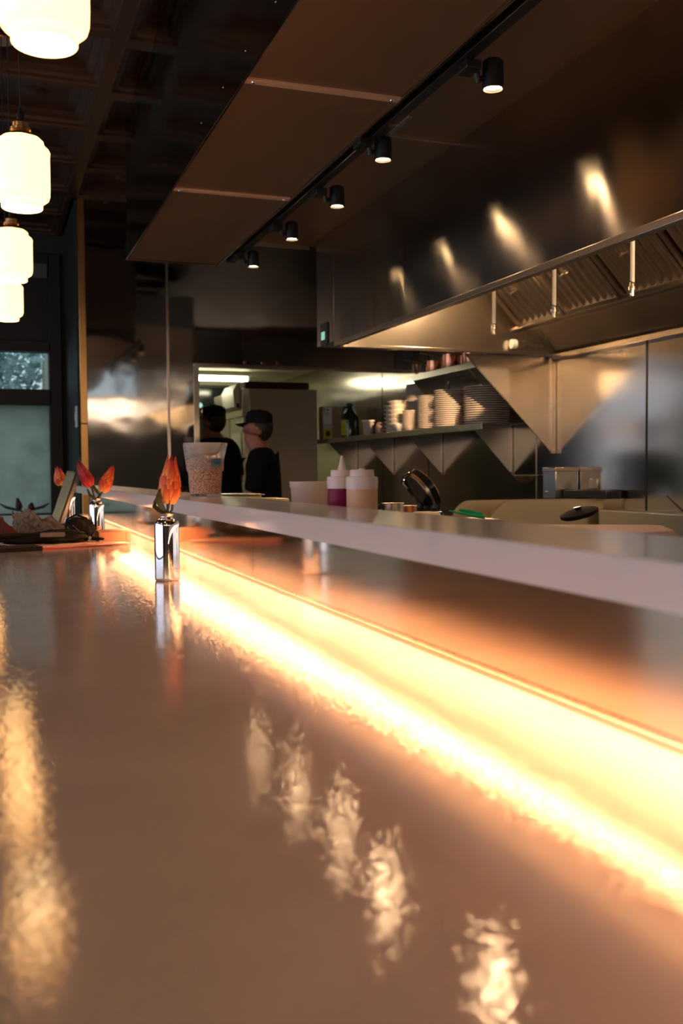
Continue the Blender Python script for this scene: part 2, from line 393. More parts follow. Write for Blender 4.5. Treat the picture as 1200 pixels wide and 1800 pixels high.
# outside: pavement, trees
bm = B(); box(bm, -14, 14, FY+.4, 40, -.15, -.02); struct('ground', bm, 'asphalt')
def tree(x, y, h, r, label):
    t = thing('tree', label, 'tree', (x, y, -.02))
    b = B(); tube(b, [(0, 0, 0), (.1, 0, h*.35), (0, .1, h*.6), (.1, 0, h*.8)], [.16, .12, .09, .03], 8)
    for k in range(6):
        a = k*1.1; tube(b, [(0, 0, h*.4), (r*.4*cos(a), r*.4*sin(a), h*.6), (r*.8*cos(a), r*.8*sin(a), h*.75)], [.06, .04, .015], 6)
    obj('trunk', b, 'bark', t)
    b = B()
    for k in range(4200):
        u, v, q = random.random()*2*pi, random.uniform(-1, 1), random.random()**.4
        s = math.sqrt(1-v*v); p = Vector((r*q*s*cos(u), r*q*s*sin(u), h*.76+r*.62*q*v))
        R_ = Matrix.Rotation(random.random()*6.28, 3, (random.random()-.5, random.random()-.5, random.random()-.5)); L = random.uniform(.03, .075)
        quad(b, [p+R_@Vector(c_) for c_ in ((-L, 0, 0), (0, -L*.45, 0), (L, 0, 0), (0, L*.45, 0))])
    o = obj('crown', b, 'leaftree', t, smooth=False)
for a in ((.1, 12.2, 3.5, 1.5, 'leafy tree seen through clear pane, right behind the window'), (-3.4, 15.5, 4.6, 1.8, 'leafy tree beyond the window, farther left')): tree(*a)

# ================================================================== BAR AND PASS SHELF
t = thing('bar_counter', 'long pale stone bar counter with glossy rippled top', 'bar counter', (0, 0, 0))
bm = B(); box(bm, -.24, .53, -1.6, 5.75, 1.03, 1.07, .003); obj('countertop', bm, 'bar', t)
bm = B(); box(bm, .02, .50, -1.6, 5.72, 0.0, 1.03, .004); obj('bar_front', bm, 'blackpaint', t)
t = thing('pass_wall', 'brushed steel backsplash wall behind the glowing bar', 'backsplash', (0, 0, 0))
bm = B(); box(bm, .533, .62, -1.6, 5.50, 0, 1.2115); obj('core', bm, 'shelfsteel', t, smooth=False)
ys = [-1.6, .2, 2.02, 3.84, 5.50]
for a, b_ in zip(ys, ys[1:]):
    bm = B(); box(bm, .528, .533, a+.001, b_-.001, 1.0705, 1.211); obj('sheet', bm, 'splash', t, smooth=False)
bm = B(); box(bm, .520, .5285, -1.6, 5.5, 1.0705, 1.0775, .001); obj('bottom_lip', bm, 'trimsteel', t)
t = thing('pass_shelf', 'raised stone shelf running above the bar', 'shelf', (0, 0, 0))
bm = B(); prism(bm, [(.460, 1.197), (.472, 1.196), (.472, 1.212), (.64, 1.212), (.64, 1.2335), (.4615, 1.2335), (.46, 1.232)], 1, -1.6, 5.56)
obj('slab', bm, 'shelfstone', t)
bm = B(); prism(bm, [(.4725, 1.2115), (.4725, 1.206), (.480, 1.2035), (.487, 1.2085), (.487, 1.2115)], 1, -1.55, 5.5)
o = obj('led_strip_light', bm, 'led', None, smooth=False); tag(o, 'warm glowing light strip hidden beneath the front edge of raised shelf', 'light')

# kitchen side prep ledge behind the shelf, and equipment line
t = thing('prep_counter', 'steel prep counter on the kitchen side behind raised shelf', 'counter', (0, 0, 0))
bm = B(); box(bm, .645, 1.40, -1.2, 5.4, 1.08, 1.115, .004); obj('worktop', bm, 'shelfsteel', t)
bm = B(); box(bm, .66, 1.36, -1.2, 5.36, 0, 1.08); obj('cabinet_body', bm, 'shelfsteel', t)
t = thing('cooking_line', 'steel cooking line with low backguard under the exhaust hood', 'range', (0, 0, 0))
bm = B(); box(bm, 2.42, 3.2, -.8, 5.0, .1, .93, .006); obj('body', bm, 'shelfsteel', t)
bm = B(); box(bm, 2.45, 3.12, -.6, 4.5, .93, .96, .004); obj('grate', bm, 'black', t)
bm = B(); box(bm, 3.13, 3.265, -.8, 4.56, .93, 1.082, .004); obj('backguard', bm, 'shelfsteel', t)
for k in range(8):
    bm = B(); lathe(bm, [(0, 0), (.022, 0), (.018, .03), (0, .032)], 16, mtx=Matrix.Translation((2.42, .3+k*.55, .85)) @ Matrix.Rotation(-pi/2, 4, 'Y')); obj('knob', bm, 'black', t)
def guard(x0, x1, y, ztop, r, label):
    b = B(); pts = [(x1, .93), (x1, ztop)]
    for k in range(9):
        a = pi/2*k/8; pts.append((x0+r-r*sin(a), ztop-r+r*cos(a)))
    pts.append((x0, .93)); prism(b, pts, 1, y, y+.012)
    o = obj('splash_guard', b, 'guard'); tag(o, label, 'splash guard')
guard(2.50, 3.2, 4.62, 1.14, .14, 'brushed steel splash guard panel, the nearer wider one with curved corner')
guard(2.42, 3.2, 4.90, 1.135, .11, 'brushed steel splash guard panel just behind a wider one, rounded corner showing')

# ================================================================== OVERHEAD: PLENUM, HOOD, TRACK
t = thing('supply_plenum', 'long boxed steel air plenum hanging over the bar edge', 'ventilation box', (0, 0, 0))
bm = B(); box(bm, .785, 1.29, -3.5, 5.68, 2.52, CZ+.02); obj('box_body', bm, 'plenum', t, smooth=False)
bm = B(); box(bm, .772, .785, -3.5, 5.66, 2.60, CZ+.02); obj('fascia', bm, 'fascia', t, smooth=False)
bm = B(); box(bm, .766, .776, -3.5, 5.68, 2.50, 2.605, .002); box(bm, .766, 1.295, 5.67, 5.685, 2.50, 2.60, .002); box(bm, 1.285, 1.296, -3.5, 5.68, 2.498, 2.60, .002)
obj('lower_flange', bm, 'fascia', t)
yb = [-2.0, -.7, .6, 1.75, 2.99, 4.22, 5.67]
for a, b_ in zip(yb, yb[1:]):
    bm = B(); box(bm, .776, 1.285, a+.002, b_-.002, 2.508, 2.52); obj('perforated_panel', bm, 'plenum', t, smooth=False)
for yy in (1.75, 2.99, 4.22):
    bm = B(); box(bm, .772, 1.29, yy-.017, yy+.017, 2.500, 2.510, .002)
    o = obj('joint_strip', bm, 'strip', t)
    for xx in (.80, 1.262):
        bm = B(); lathe(bm, [(0, -.004), (.006, -.003), (.007, 0)], 10, (xx, yy, 2.500)); obj('screw', bm, 'chrome', o)
for yy in (2.3, 2.62, 2.95, 3.25, 3.6):
    bm = B(); lathe(bm, [(0, .003), (.004, 0)], 8, mtx=Matrix.Translation((.765, yy, 2.575)) @ Matrix.Rotation(-pi/2, 4, 'Y')); obj('rivet', bm, 'chrome', t)

t = thing('exhaust_hood', 'large brushed steel exhaust hood above the cooking line', 'exhaust hood', (0, 0, 0))
HX, HZ, HT, HY = 1.845, 2.0, 2.625, 5.15
bm = B(); box(bm, HX, HX+.02, 1.5, HY+.07, HZ, HT+.02); obj('front_panel', bm, 'hood', t, smooth=False)
bm = B(); box(bm, HX-.004, HX+.03, 1.5, HY+.05, HZ-.004, HZ+.022, .003); obj('front_lip', bm, 'trimsteel', t)
bm = B(); box(bm, HX+.02, KX, HY, HY+.02, HZ-.0, HT); obj('end_panel', bm, 'hoodin', t, smooth=False)
bm = B(); box(bm, HX, KX, 1.48, 1.5, HZ, HT); obj('near_end_panel', bm, 'hoodin', t, smooth=False)
bm = B(); box(bm, HX+.02, KX-.02, HY-.012, HY+.03, HZ-.012, HZ+.004, .002); obj('end_rail', bm, 'trimsteel', t)
bm = B(); box(bm, 1.296, KX, 1.5, HY+.5, HT+.02, HT+.04); obj('top_closure', bm, 'plenum', t, smooth=False)
bm = B(); box(bm, 1.30, 1.845, 3.685, 3.70, HT+.012, HT+.021, .001); obj('closure_seam', bm, 'trimsteel', t)
bm = B(); box(bm, 1.30, HX, HY+.49, HY+.505, HT-.0, HT+.30); obj('closure_end', bm, 'shelfsteel', t, smooth=False)
bm = B(); prism(bm, [(3.0, 2.15), (3.0, 2.12), (KX-.02, HZ-.005), (KX-.02, 2.15)], 1, 1.5, HY); obj('rear_plenum', bm, 'hoodin', t, smooth=False)
bm = B(); box(bm, KX-.05, KX-.002, 1.5, HY+.02, HZ-.035, HZ-.005, .002); obj('wall_rail', bm, 'trimsteel', t)
bm = B(); prism(bm, [(2.50, HT), (2.62, HT), (3.06, 2.16), (3.0, 2.14)], 1, 1.5, HY); obj('filter_back', bm, 'hoodin', t, smooth=False)
# end cabinet with display
bm = B(); box(bm, HX, HX+.5, HY+.075, HY+.37, HZ+.03, HT+.02, .003); o = obj('control_cabinet', bm, 'hood', t)
bm = B(); box(bm, HX-.01, HX, HY+.17, HY+.28, HZ+.02, HZ+.15, .003); d = obj('display_bezel', bm, 'black', o)
t2 = B(); box(t2, HX-.013, HX-.009, HY+.20, HY+.255, HZ+.055, HZ+.10); obj('display_screen', t2, 'screen', t)
# triangular wing panel at the end of the hood
def wing(y, label=None):
    b = B(); prism(b, [(2.66, 1.988), (KX-.005, 1.988), (KX-.005, 1.415), (KX-.03, 1.415)], 1, y, y+.008)
    o = obj('side_wing', b, 'hoodin', t, smooth=False)
    b = B(); box(b, KX-.035, KX-.002, y-.014, y, 1.40, 1.985, .002); obj('wing_angle', b, 'trimsteel', o)
    for zz in (1.96, 1.69, 1.42):
        b = B(); lathe(b, [(.008, 0), (.006, .005), (0, .006)], 10, mtx=Matrix.Translation((KX-.02, y-.014, zz)) @ Matrix.Rotation(pi/2, 4, 'X')); obj('wing_bolt', b, 'chrome', o)
    b = B(); tube(b, [(2.66, y, 1.985), (KX-.03, y, 1.415)], .004, 6); obj('wing_hem', b, 'trimsteel', o)
wing(HY+.07)
for xx in (2.78, 2.93, 3.16):
    bm = B(); lathe(bm, [(.007, 0), (.005, .005), (0, .006)], 10, mtx=Matrix.Translation((xx, HY+.065, 1.972)) @ Matrix.Rotation(pi/2, 4, 'X')); obj('panel_bolt', bm, 'chrome', t)
# baffle filters
sl = Vector((2.955-2.56, 0, 2.15-2.56)); fl = sl.length; sl.normalize(); nrm_ = Vector((sl.z, 0, -sl.x))
def baffle_filter():
    r = thing('baffle_filter', 'x', 'grease filter', (2.56, 0, 2.56), group='grease filters slotted in the hood')
    b = B(); W = .49
    def P(u, y, n): return sl*u + nrm_*n + Vector((0, y, 0))
    def bx(b, u0, u1, y0, y1, n0, n1):
        vs_ = [b.verts.new(P(u, y, n)) for u in (u0, u1) for y in (y0, y1) for n in (n0, n1)]
        for f_ in ((0, 1, 3, 2), (4, 6, 7, 5), (0, 4, 5, 1), (2, 3, 7, 6), (0, 2, 6, 4), (1, 5, 7, 3)): b.faces.new([vs_[i] for i in f_])
    bx(b, 0, fl, 0, .02, 0, .03); bx(b, 0, fl, W-.02, W, 0, .03); bx(b, 0, .025, 0, W, 0, .03); bx(b, fl-.02, fl, 0, W, 0, .03)
    obj('frame', b, 'trimsteel', r, smooth=False)
    b = B()
    for k in range(7):
        y = .035+k*.062
        v0 = []
        for u in (.02, fl-.015):
            v0.append([b.verts.new(P(u, y+.045*q/6, -.002+.030*(1-((q-3)/3)**2))) for q in range(7)])
        for q in range(6): b.faces.new((v0[0][q], v0[0][q+1], v0[1][q+1], v0[1][q]))
    o = obj('baffle_fins', b, 'trimsteel', r)
    b = B(); bx(b, .01, fl-.01, .01, W-.01, -.02, -.012); obj('backing', b, 'black', r, smooth=False)
    for u in (.14, .34):
        b = B(); tube(b, [P(u, .225, .03), P(u-.005, .225, .05), P(u, .27, .052), P(u, .27, .03)], .003, 6); obj('handle', b, 'chrome', r)
    return r
ff = None
flabs = ['nearest the hood end panel', 'second from the hood end panel', 'third from the end panel, at the right picture edge', 'fourth from the hood end panel', 'fifth and last from the hood end panel']
for k in range(5):
    y0 = HY-.06-.5*(k+1)
    lab = 'sloping steel baffle grease filter, '+flabs[k]
    if ff is None: ff = baffle_filter(); ff.location.y = y0; ff['label'] = lab
    else: dup(ff, (2.56, y0, 2.56), label=lab)
bm = B(); box(bm, 2.5, 3.0, HY-.07, HY-.01, 2.12, 2.6); 
bm.free(); bm = B(); prism(bm, [(2.56, 2.56), (2.955, 2.15), (2.97, 2.165), (2.575, 2.575)], 1, HY-.055, HY); obj('filter_filler', bm, 'hoodin', t, smooth=False)
bm = B(); box(bm, 2.95, 2.975, 1.5, HY, 2.128, 2.145, .002); obj('drip_rail', bm, 'trimsteel', t)
# hood lamps (their reflections glow on the end panel)
hl = None
for k, yy in enumerate((4.60, 2.15)):
    if k: dup(hl, (2.48, yy, HT), label=['', 'globe lamp inside hood, second from end panel', 'globe lamp inside hood, third from end panel'][k]); continue
    hl = thing('hood_lamp', 'globe lamp inside hood nearest the end panel', 'lamp', (2.48, yy, HT), group='lamps inside the hood')
    bm = B(); lathe(bm, [(0, 0), (.07, 0), (.07, -.03), (.05, -.035)], 20); obj('base', bm, 'shelfsteel', hl)
    bm = B(); lathe(bm, [(.05, -.03), (.055, -.07), (.04, -.115), (0, -.13)], 20); obj('glass_jar', bm, 'hoodlamp', hl)
for yy in (4.60, 2.15):
    l = bpy.data.lights.new('hood_lamp_light', 'POINT'); l.energy = 24; l.color = (1, .66, .36); l.shadow_soft_size = .06
    lo = bpy.data.objects.new('hood_lamp_light', l); COL.objects.link(lo); lo.location = (2.46, yy, HT-.20)
spot('added_plate_beam', (.95, -3.4, 2.12), (3.04, 6.5, 1.79), 12000, (1, .70, .42), 2.5, .15, .02)  # unseen narrow beam added behind the camera to light the plate stacks
bm = B(); box(bm, HX+.02, KX, 1.5, HY, HT, HT+.018); obj('hood_roof', bm, 'hoodin', t, smooth=False)
# fire suppression drop pipes
def drop(y, lab, first=[None]):
    if first[0]: return dup(first[0], (2.25, y, 1.937), label=lab)
    r = thing('drop_pipe', lab, 'pipe', (2.25, y, 1.937), group='drop pipes hanging under the hood')
    b = B(); tube(b, [(0, 0, .045), (0, 0, .69)], .0085, 10); obj('pipe', b, 'white', r)
    b = B(); lathe(b, [(0, 0), (.009, 0), (.009, .02), (.014, .022), (.014, .034), (.010, .036), (.010, .05)], 12); n = obj('nozzle', b, 'trimsteel', r)
    b = B(); tube(b, [(-.0, -.01, .045), (-.022, -.02, .05), (-.03, -.03, .03), (-.024, -.02, .005), (-.008, 0, .002)], .0016, 6); obj('cap_wire', b, 'chrome', r)
    first[0] = r
for y, l in ((4.12, 'nearest the hood end panel'), (3.60, 'middle of the three'), (3.07, 'rightmost of the three')): drop(y, 'thin white pipe with nozzle hanging under hood, '+l)
# camera-shaped fitting in the hood corner
t3 = thing('pipe_elbow', 'small bright elbow fitting in the rear corner inside hood', 'fitting', (3.0, HY-.03, 2.04))
bm = B(); tube(bm, [(.0, 0, 0), (-.07, 0, 0)], .022, 12); tube(bm, [(-.0, 0, 0), (.12, 0, -.005)], .009, 8); obj('body', bm, 'shelfsteel', t3)
bm = B(); lathe(bm, [(0, 0), (.028, 0), (.028, .03), (0, .035)], 16, mtx=Matrix.Translation((-.06, 0, .0)) @ Matrix.Rotation(-pi/2, 4, 'Y')); obj('cap', bm, 'white', t3)
bm = B(); tube(bm, [(3.17, HY-.06, 2.06), (3.23, HY-.1, 2.10)], .008, 8); o = obj('conduit_stub', bm, 'white'); tag(o, 'short white angled conduit stub in hood rear corner', 'fitting')

# track and spots
t = thing('light_track', 'black ceiling track running along the plenum edge', 'light track', (0, 0, 0))
bm = B(); box(bm, 1.328, 1.366, -3.3, 5.60, 2.502, 2.53, .002); obj('rail', bm, 'black', t)
for yy in (3.19,):
    bm = B(); box(bm, 1.362, 1.378, yy-.10, yy+.10, 2.492, 2.5015, .001); box(bm, 1.335, 1.40, yy-.006, yy+.006, 2.494, 2.501); obj('joiner', bm, 'trimsteel', t)
def track_spot(x, y, lab, first=[None]):
    if first[0]: return dup(first[0], (x, y, 2.44), label=lab)
    r = thing('track_spotlight', lab, 'spotlight', (x, y, 2.44), group='spotlights on the black track')
    b = B(); box(b, -.105, -.055, -.035, .035, .035, .063, .004); obj('adapter', b, 'black', r)
    b = B(); tube(b, [(-.07, 0, .045), (-.055, 0, .04), (-.048, 0, .01)], .009, 8); tube(b, [(-.048, 0, .02), (-.02, 0, .03)], .008, 8); obj('bracket', b, 'black', r)
    b = B(); lathe(b, [(0, .082), (.025, .082), (.031, .076), (.033, .0), (.029, -.004), (.027, .006), (.020, .014)], 28); obj('can', b, 'black', r)
    b = B(); lathe(b, [(0, .006), (.022, .008), (.027, .004)], 28); obj('lens', b, 'spotface', r)
    first[0] = r
SP = [(1.447, 2.654), (1.39, 3.38), (1.442, 4.028), (1.433, 4.662), (1.417, 5.34)]
names = ['largest and nearest', 'second from nearest', 'middle one of the five', 'fourth from nearest', 'farthest and smallest']
for (x, y), l in zip(SP, names): track_spot(x, y, 'black cylinder spotlight on the track, '+l)
aims = [(x-.02, y-.05, 1.0) for x, y in SP]
pows = [4.2, 3.6, 3.4, 3.2, 3.0]
for (x, y), a, p in zip(SP, aims, pows):
    spot('spot_beam', (x, y, 2.43), a, p, (1, .60, .32), 152, .4, .027)

# ================================================================== PENDANTS
PX = .105
def pendant(y, lab, first=[None]):
    if first[0]: return dup(first[0], (PX, y, 2.0), label=lab)
    r = thing('pendant_lamp', lab, 'pendant lamp', (PX, y, 2.0), group='glass pendants in a row over the bar')
    b = B()
    fl_ = lambda a, z: 1+(.05*abs(cos(4*a)) if z > .145 else .02*abs(cos(4*a)))*(1 if .02 < z < .188 else 0)
    prof = [(.048, .004), (.051, 0), (.053, .002), (.0535, .016), (.060, .019), (.067, .025), (.0705, .036), (.0715, .06), (.0715, .138), (.0705, .150), (.067, .158), (.061, .163), (.057, .166), (.056, .171), (.0545, .178), (.049, .183), (.040, .185), (.028, .187)]
    lathe(b, prof, 64, fn=fl_); sh = obj('glass_shade', b, 'shade', r)
    b = B(); lathe(b, [(0, .010), (.046, .012), (.0465, .009), (0, .007)], 40); obj('lower_opening', b, 'bulb', r)
    b = B(); lathe(b, [(0, .045), (.022, .05), (.03, .07), (.026, .1), (.014, .125), (.013, .14)], 20); obj('bulb', b, 'bulb', r)
    b = B(); lathe(b, [(0, .186), (.040, .182), (.041, .186), (.026, .192), (.024, .200), (.028, .203), (.028, .209), (.022, .212), (.022, .222), (.016, .228), (.008, .232), (0, .234)], 28); obj('brass_fitting', b, 'brass', r)
    b = B(); lathe(b, [(.010, .230), (.009, .245), (.004, .262), (0, .264)], 14); obj('cord_grip', b, 'black', r)
    b = B(); tube(b, [(0, 0, .26), (0, 0, 1.26)], .0025, 6); obj('cord', b, 'cord', r)
    b = B(); lathe(b, [(0, 1.25), (.055, 1.25), (.058, 1.262), (.05, 1.28)], 28); obj('ceiling_rose', b, 'copper', r)
    first[0] = r
for y, l in ((1.705, 'nearest one, cut by the top edge'), (2.762, 'second from the top of the picture'), (3.80, 'third from the top of the picture'), (4.77, 'fourth from the top, lowest of the row')):
    pendant(y, 'glowing ribbed opal glass pendant on brass fitting, '+l)
pendant(.65, 'glowing ribbed opal glass pendant overhead behind the view, nearest'); pendant(-.4, 'glowing ribbed opal glass pendant behind the viewer, next to last'); 
r = thing('small_pendant', 'small pale glass pendant in front of the window, cut by left edge', 'pendant lamp', (.03, 5.9, 1.70))
bm = B(); lathe(bm, [(.026, 0), (.032, .0), (.034, .022), (.043, .028), (.046, .04), (.046, .10), (.040, .112), (.02, .116)], 32); obj('glass_shade', bm, 'shade', r)
bm = B(); lathe(bm, [(0, .114), (.02, .116), (.018, .14), (0, .142)], 20); obj('brass_fitting', bm, 'brass', r)
bm = B(); tube(bm, [(0, 0, .14), (0, 0, 1.56)], .002, 6); obj('cord', bm, 'cord', r)
bm = B(); lathe(bm, [(0, 1.55), (.055, 1.55), (.058, 1.565), (.05, 1.58)], 28); obj('ceiling_rose', bm, 'copper', r)

# ================================================================== KITCHEN WALL SHELVES
def wall_shelf(y0, y1, z, lab, brk):
    r = thing('wall_shelf', lab, 'shelf', (0, 0, 0))
    b = B(); box(b, 2.93, KX-.002, y0, y1, z-.004, z, 0); box(b, 2.928, 2.934, y0, y1, z-.042, z, .001); box(b, KX-.008, KX-.002, y0, y1, z, z+.03)
    obj('board', b, 'shelfsteel', r, smooth=False)
    for yy in brk:
        b = B(); prism(b, [(2.96, z-.005), (KX-.004, z-.005), (KX-.004, z-.31), (KX-.02, z-.31)], 1, yy, yy+.003); o = obj('bracket', b, 'shelfsteel', r, smooth=False)
        b = B(); box(b, KX-.010, KX-.003, yy-.012, yy+.012, z-.33, z-.005, .001); obj('bracket_flange', b, 'trimsteel', o)
wall_shelf(5.52, 8.80, 1.60, 'long steel wall shelf carrying the plate stacks', (5.74, 6.80, 7.75, 8.62))
wall_shelf(5.55, 6.88, 1.995, 'upper short steel wall shelf under the hood with copper pans', (5.8, 6.7))
def copies(base_fn, pts, labs):
    first = None
    for (p, lab) in zip(pts, labs):
        if first is None: first = base_fn(p, lab)
        else:
            c = first.copy(); COL.objects.link(c); c.location = p; c['label'] = lab
            for ch in first.children:
                d = ch.copy(); COL.objects.link(d); d.parent = c
    return first
def nth(i, n):
    if i == 0: return 'bottom plate'
    if i == n-1: return 'top plate'
    return None
SZ = 1.6005
def plate_stack(x, y, R_, n, dz, where, grp, matname='plate'):
    b = B(); lathe(b, [(0, .002), (R_*.55, .002), (R_*.6, 0), (R_*.64, .002), (R_*.80, .0065), (R_*.965, .0095), (R_*.995, .0098), (R_, .0115), (R_*.998, .0135), (R_*.96, .0138), (R_*.8, .0095), (R_*.62, .006), (0, .006)], 40)
    base = obj('dinner_plate', b, matname, loc=(x, y, SZ))
    for i in range(n):
        o = base if i == 0 else base.copy()
        if i: COL.objects.link(o)
        o.location = (x+random.uniform(-.0015, .0015), y+random.uniform(-.0015, .0015), SZ+i*dz)
        pos = nth(i, n)
        lab = f'cream plate, {"lowest" if i == 0 else "topmost"} in {where}' if pos else f'cream plate within {where}'
        tag(o, lab, 'plate', grp)
plate_stack(3.105, 5.79, .148, 17, .0146, 'the widest stack beside the steel wing', 'plates in the widest stack')
plate_stack(3.06, 6.20, .128, 18, .0142, 'second stack from the steel wing', 'plates in the second stack')
plate_stack(3.05, 6.50, .112, 19, .0125, 'third stack from the steel wing, middle height', 'plates in the third stack')
plate_stack(3.02, 6.79, .080, 12, .0125, 'the lowest stack, in front of the tallest', 'plates in the lowest stack')
plate_stack(3.15, 6.94, .112, 29, .0125, 'the tallest, shaded stack', 'plates in the tallest stack')
# plant-fibre takeout bowls
def fibre(x, y, a, b_, h, n, dz, where, grp):
    bm = B()
    sq = lambda an, z: 1/max(abs(cos(an)), abs(sin(an)))**.55
    lathe(bm, [(0, 0), (a*.62, 0), (a*.70, .004), (a*.9, h), (a, h+.003), (a, h+.007), (a*.88, h+.004), (a*.68, .008), (0, .006)], 32, fn=sq)
    base = obj('takeout_box', bm, 'pulp')
    for i in range(n):
        o = base if i == 0 else base.copy()
        if i: COL.objects.link(o)
        o.location = (x+random.uniform(-.003, .003), y+random.uniform(-.003, .003), SZ+i*dz)
        tag(o, f'cream fibre box, {"bottom" if i == 0 else "top" if i == n-1 else "inside"} of {where}', 'takeout box', grp)
fibre(3.10, 7.30, .085, .1, .028, 7, .0315, 'the left lower fibre stack', 'fibre boxes in the lower stack')
fibre(3.05, 7.10, .090, .1, .030, 7, .0345, 'the taller fibre stack beside plates', 'fibre boxes in the taller stack')
bm = B(); lathe(bm, [(0, 0), (.028, 0), (.03, .004), (.052, .04), (.056, .062), (.053, .062), (.045, .035), (0, .006)], 28)
o = obj('small_bowl', bm, 'pulp', loc=(2.99, 6.95, SZ)); tag(o, 'small cream bowl in front of fibre boxes', 'bowl')
bm = B(); lathe(bm, [(0, 0), (.028, 0), (.03, .004), (.052, .04), (.056, .062), (.053, .062), (.045, .035), (0, .006)], 28)
# carton, oil jug, tub, jar
t = thing('oil_carton', 'tan carton with white printed label at the far shelf end', 'carton', (3.04, 8.62, SZ))
bm = B(); box(bm, -.105, .075, -.0, .13, 0, .30, .003); obj('box_body', bm, 'boxtan', t)
bm = B(); box(bm, -.106, -.020, -.003, 0, .10, .295); obj('white_label', bm, 'paper', t)
bm = B(); box(bm, -.106, -.020, -.003, 0, .0, .098); l = obj('yellow_label', bm, 'yellow', t)
bm = B(); lathe(bm, [(0, 0), (.022, 0), (.022, .002), (0, .002)], 10, mtx=Matrix.Translation((-.062, -.003, .05)) @ Matrix.Rotation(pi/2, 4, 'X') @ Matrix.Diagonal((1, 1.2, 1, 1))); obj('dark_mark', bm, 'ink', l)
bm = B(); box(bm, -.072, -.055, -.0045, -.002, .262, .28); box(bm, -.098, -.09, -.0045, -.002, .25, .285)
for zz in (.24, .232, .224, .21): box(bm, -.095, -.045, -.0042, -.002, zz, zz+.002)
obj('print', bm, 'ink', t)
bm = B(); box(bm, -.104, -.022, -.0042, -.002, .105, .14); obj('blue_print', bm, 'blueprint', t)
t = thing('oil_jug', 'dark green oil jug with yellow label beside tan carton', 'jug', (3.07, 8.28, SZ))
bm = B(); lathe(bm, [(0, 0), (.075, 0), (.082, .008), (.084, .15), (.078, .19), (.05, .23), (.026, .26), (.022, .285), (.024, .288)], 32); obj('jug_body', bm, 'greenglass', t)
bm = B(); lathe(bm, [(.026, .28), (.028, .285), (.028, .305), (.02, .31), (0, .31)], 20); obj('cap', bm, 'black', t)
bm = B(); tube(bm, [(-.02, -.0, .275), (-.055, 0, .27), (-.075, 0, .23), (-.07, 0, .2)], .009, 8); obj('handle', bm, 'greenglass', t)
bm = B()
for k in range(9):
    a0 = pi*1.02+k*.09; a1 = a0+.09
    quad(bm, [(.0855*cos(a0), .0855*sin(a0), .02), (.0855*cos(a1), .0855*sin(a1), .02), (.0855*cos(a1), .0855*sin(a1), .16), (.0855*cos(a0), .0855*sin(a0), .16)])
obj('yellow_label', bm, 'yellow', t)
bm = B()
for k in range(11): box(bm, -.052, -.042, -.0825, -.078, .022+k*.0125, .028+k*.0125)
obj('scale_marks', bm, 'white', t)
t = thing('plastic_tub', 'translucent lidded deli tub on the wall shelf beyond fibre boxes', 'tub', (3.06, 7.80, SZ))
bm = B(); lathe(bm, [(0, 0), (.038, 0), (.040, .003), (.050, .115), (.053, .118), (.053, .128), (.049, .128), (.047, .12), (.037, .006), (0, .005)], 28); obj('tub_body', bm, 'frost', t)
bm = B(); lathe(bm, [(0, .12), (.05, .124), (.055, .124), (.055, .132), (0, .134)], 28); obj('lid', bm, 'white', t)
bm = B(); lathe(bm, [(0, 0), (.035, 0), (.05, .01), (.055, .04), (.052, .075), (.042, .09), (.04, .1), (.0, .102)], 28)
o = obj('round_jar', bm, mat('dusky_jar', (.30, .17, .12), .35), loc=(3.08, 7.55, SZ)); tag(o, 'rounded dusky pink jar between tub and fibre boxes', 'jar')
bm = B(); lathe(bm, [(0, 0), (.05, 0), (.055, .01), (.05, .12), (.03, .135), (0, .137)], 24)
o = obj('dark_jar', bm, mat('dark_red_jar', (.05, .01, .01), .3), loc=(3.16, 8.02, SZ)); tag(o, 'dark red jar in the shade behind the tub', 'jar')
# upper shelf copper pans and whisk
def pan(x, y, r_, h, ang, lab, mt='copper'):
    q = thing('saucepan', lab, 'saucepan', (x, y, 1.996), ang, 'pans on the upper shelf')
    b = B(); lathe(b, [(0, 0), (r_*.96, 0), (r_, .006), (r_, h), (r_+.003, h), (r_-.003, h-.002), (r_-.004, .006), (0, .004)], 28); obj('bowl', b, mt, q)
    b = B(); tube(b, [(r_, 0, h-.02), (r_+.05, 0, h), (r_+.15, 0, h+.02)], [.006, .005, .007], 8); obj('handle', b, 'brass', q)
pan(3.05, 6.45, .07, .09, 2.6, 'small copper pan leftmost on the upper shelf'); pan(3.06, 6.20, .075, .11, 2.6, 'copper pan second from left on the upper shelf'); pan(3.09, 5.93, .085, .10, 2.6, 'copper pan right of the others, near the wing')
t = thing('wire_whisk', 'shiny copper coloured wire whisk leaning on upper shelf edge', 'whisk', (2.98, 6.62, 2.0))
bm = B()
for k in range(6):
    a = pi*k/6; tube(bm, [(0, 0, 0), (.03*cos(a), .03*sin(a), .04), (.028*cos(a), .028*sin(a), .08), (0, 0, .10), (-.028*cos(a), -.028*sin(a), .08), (-.03*cos(a), -.03*sin(a), .04), (0, 0, 0)], .0015, 5)
obj('wires', bm, 'copper', t)
bm = B(); tube(bm, [(0, 0, .0), (.06, -.05, -.0)], .007, 8); obj('handle', bm, 'brass', t)

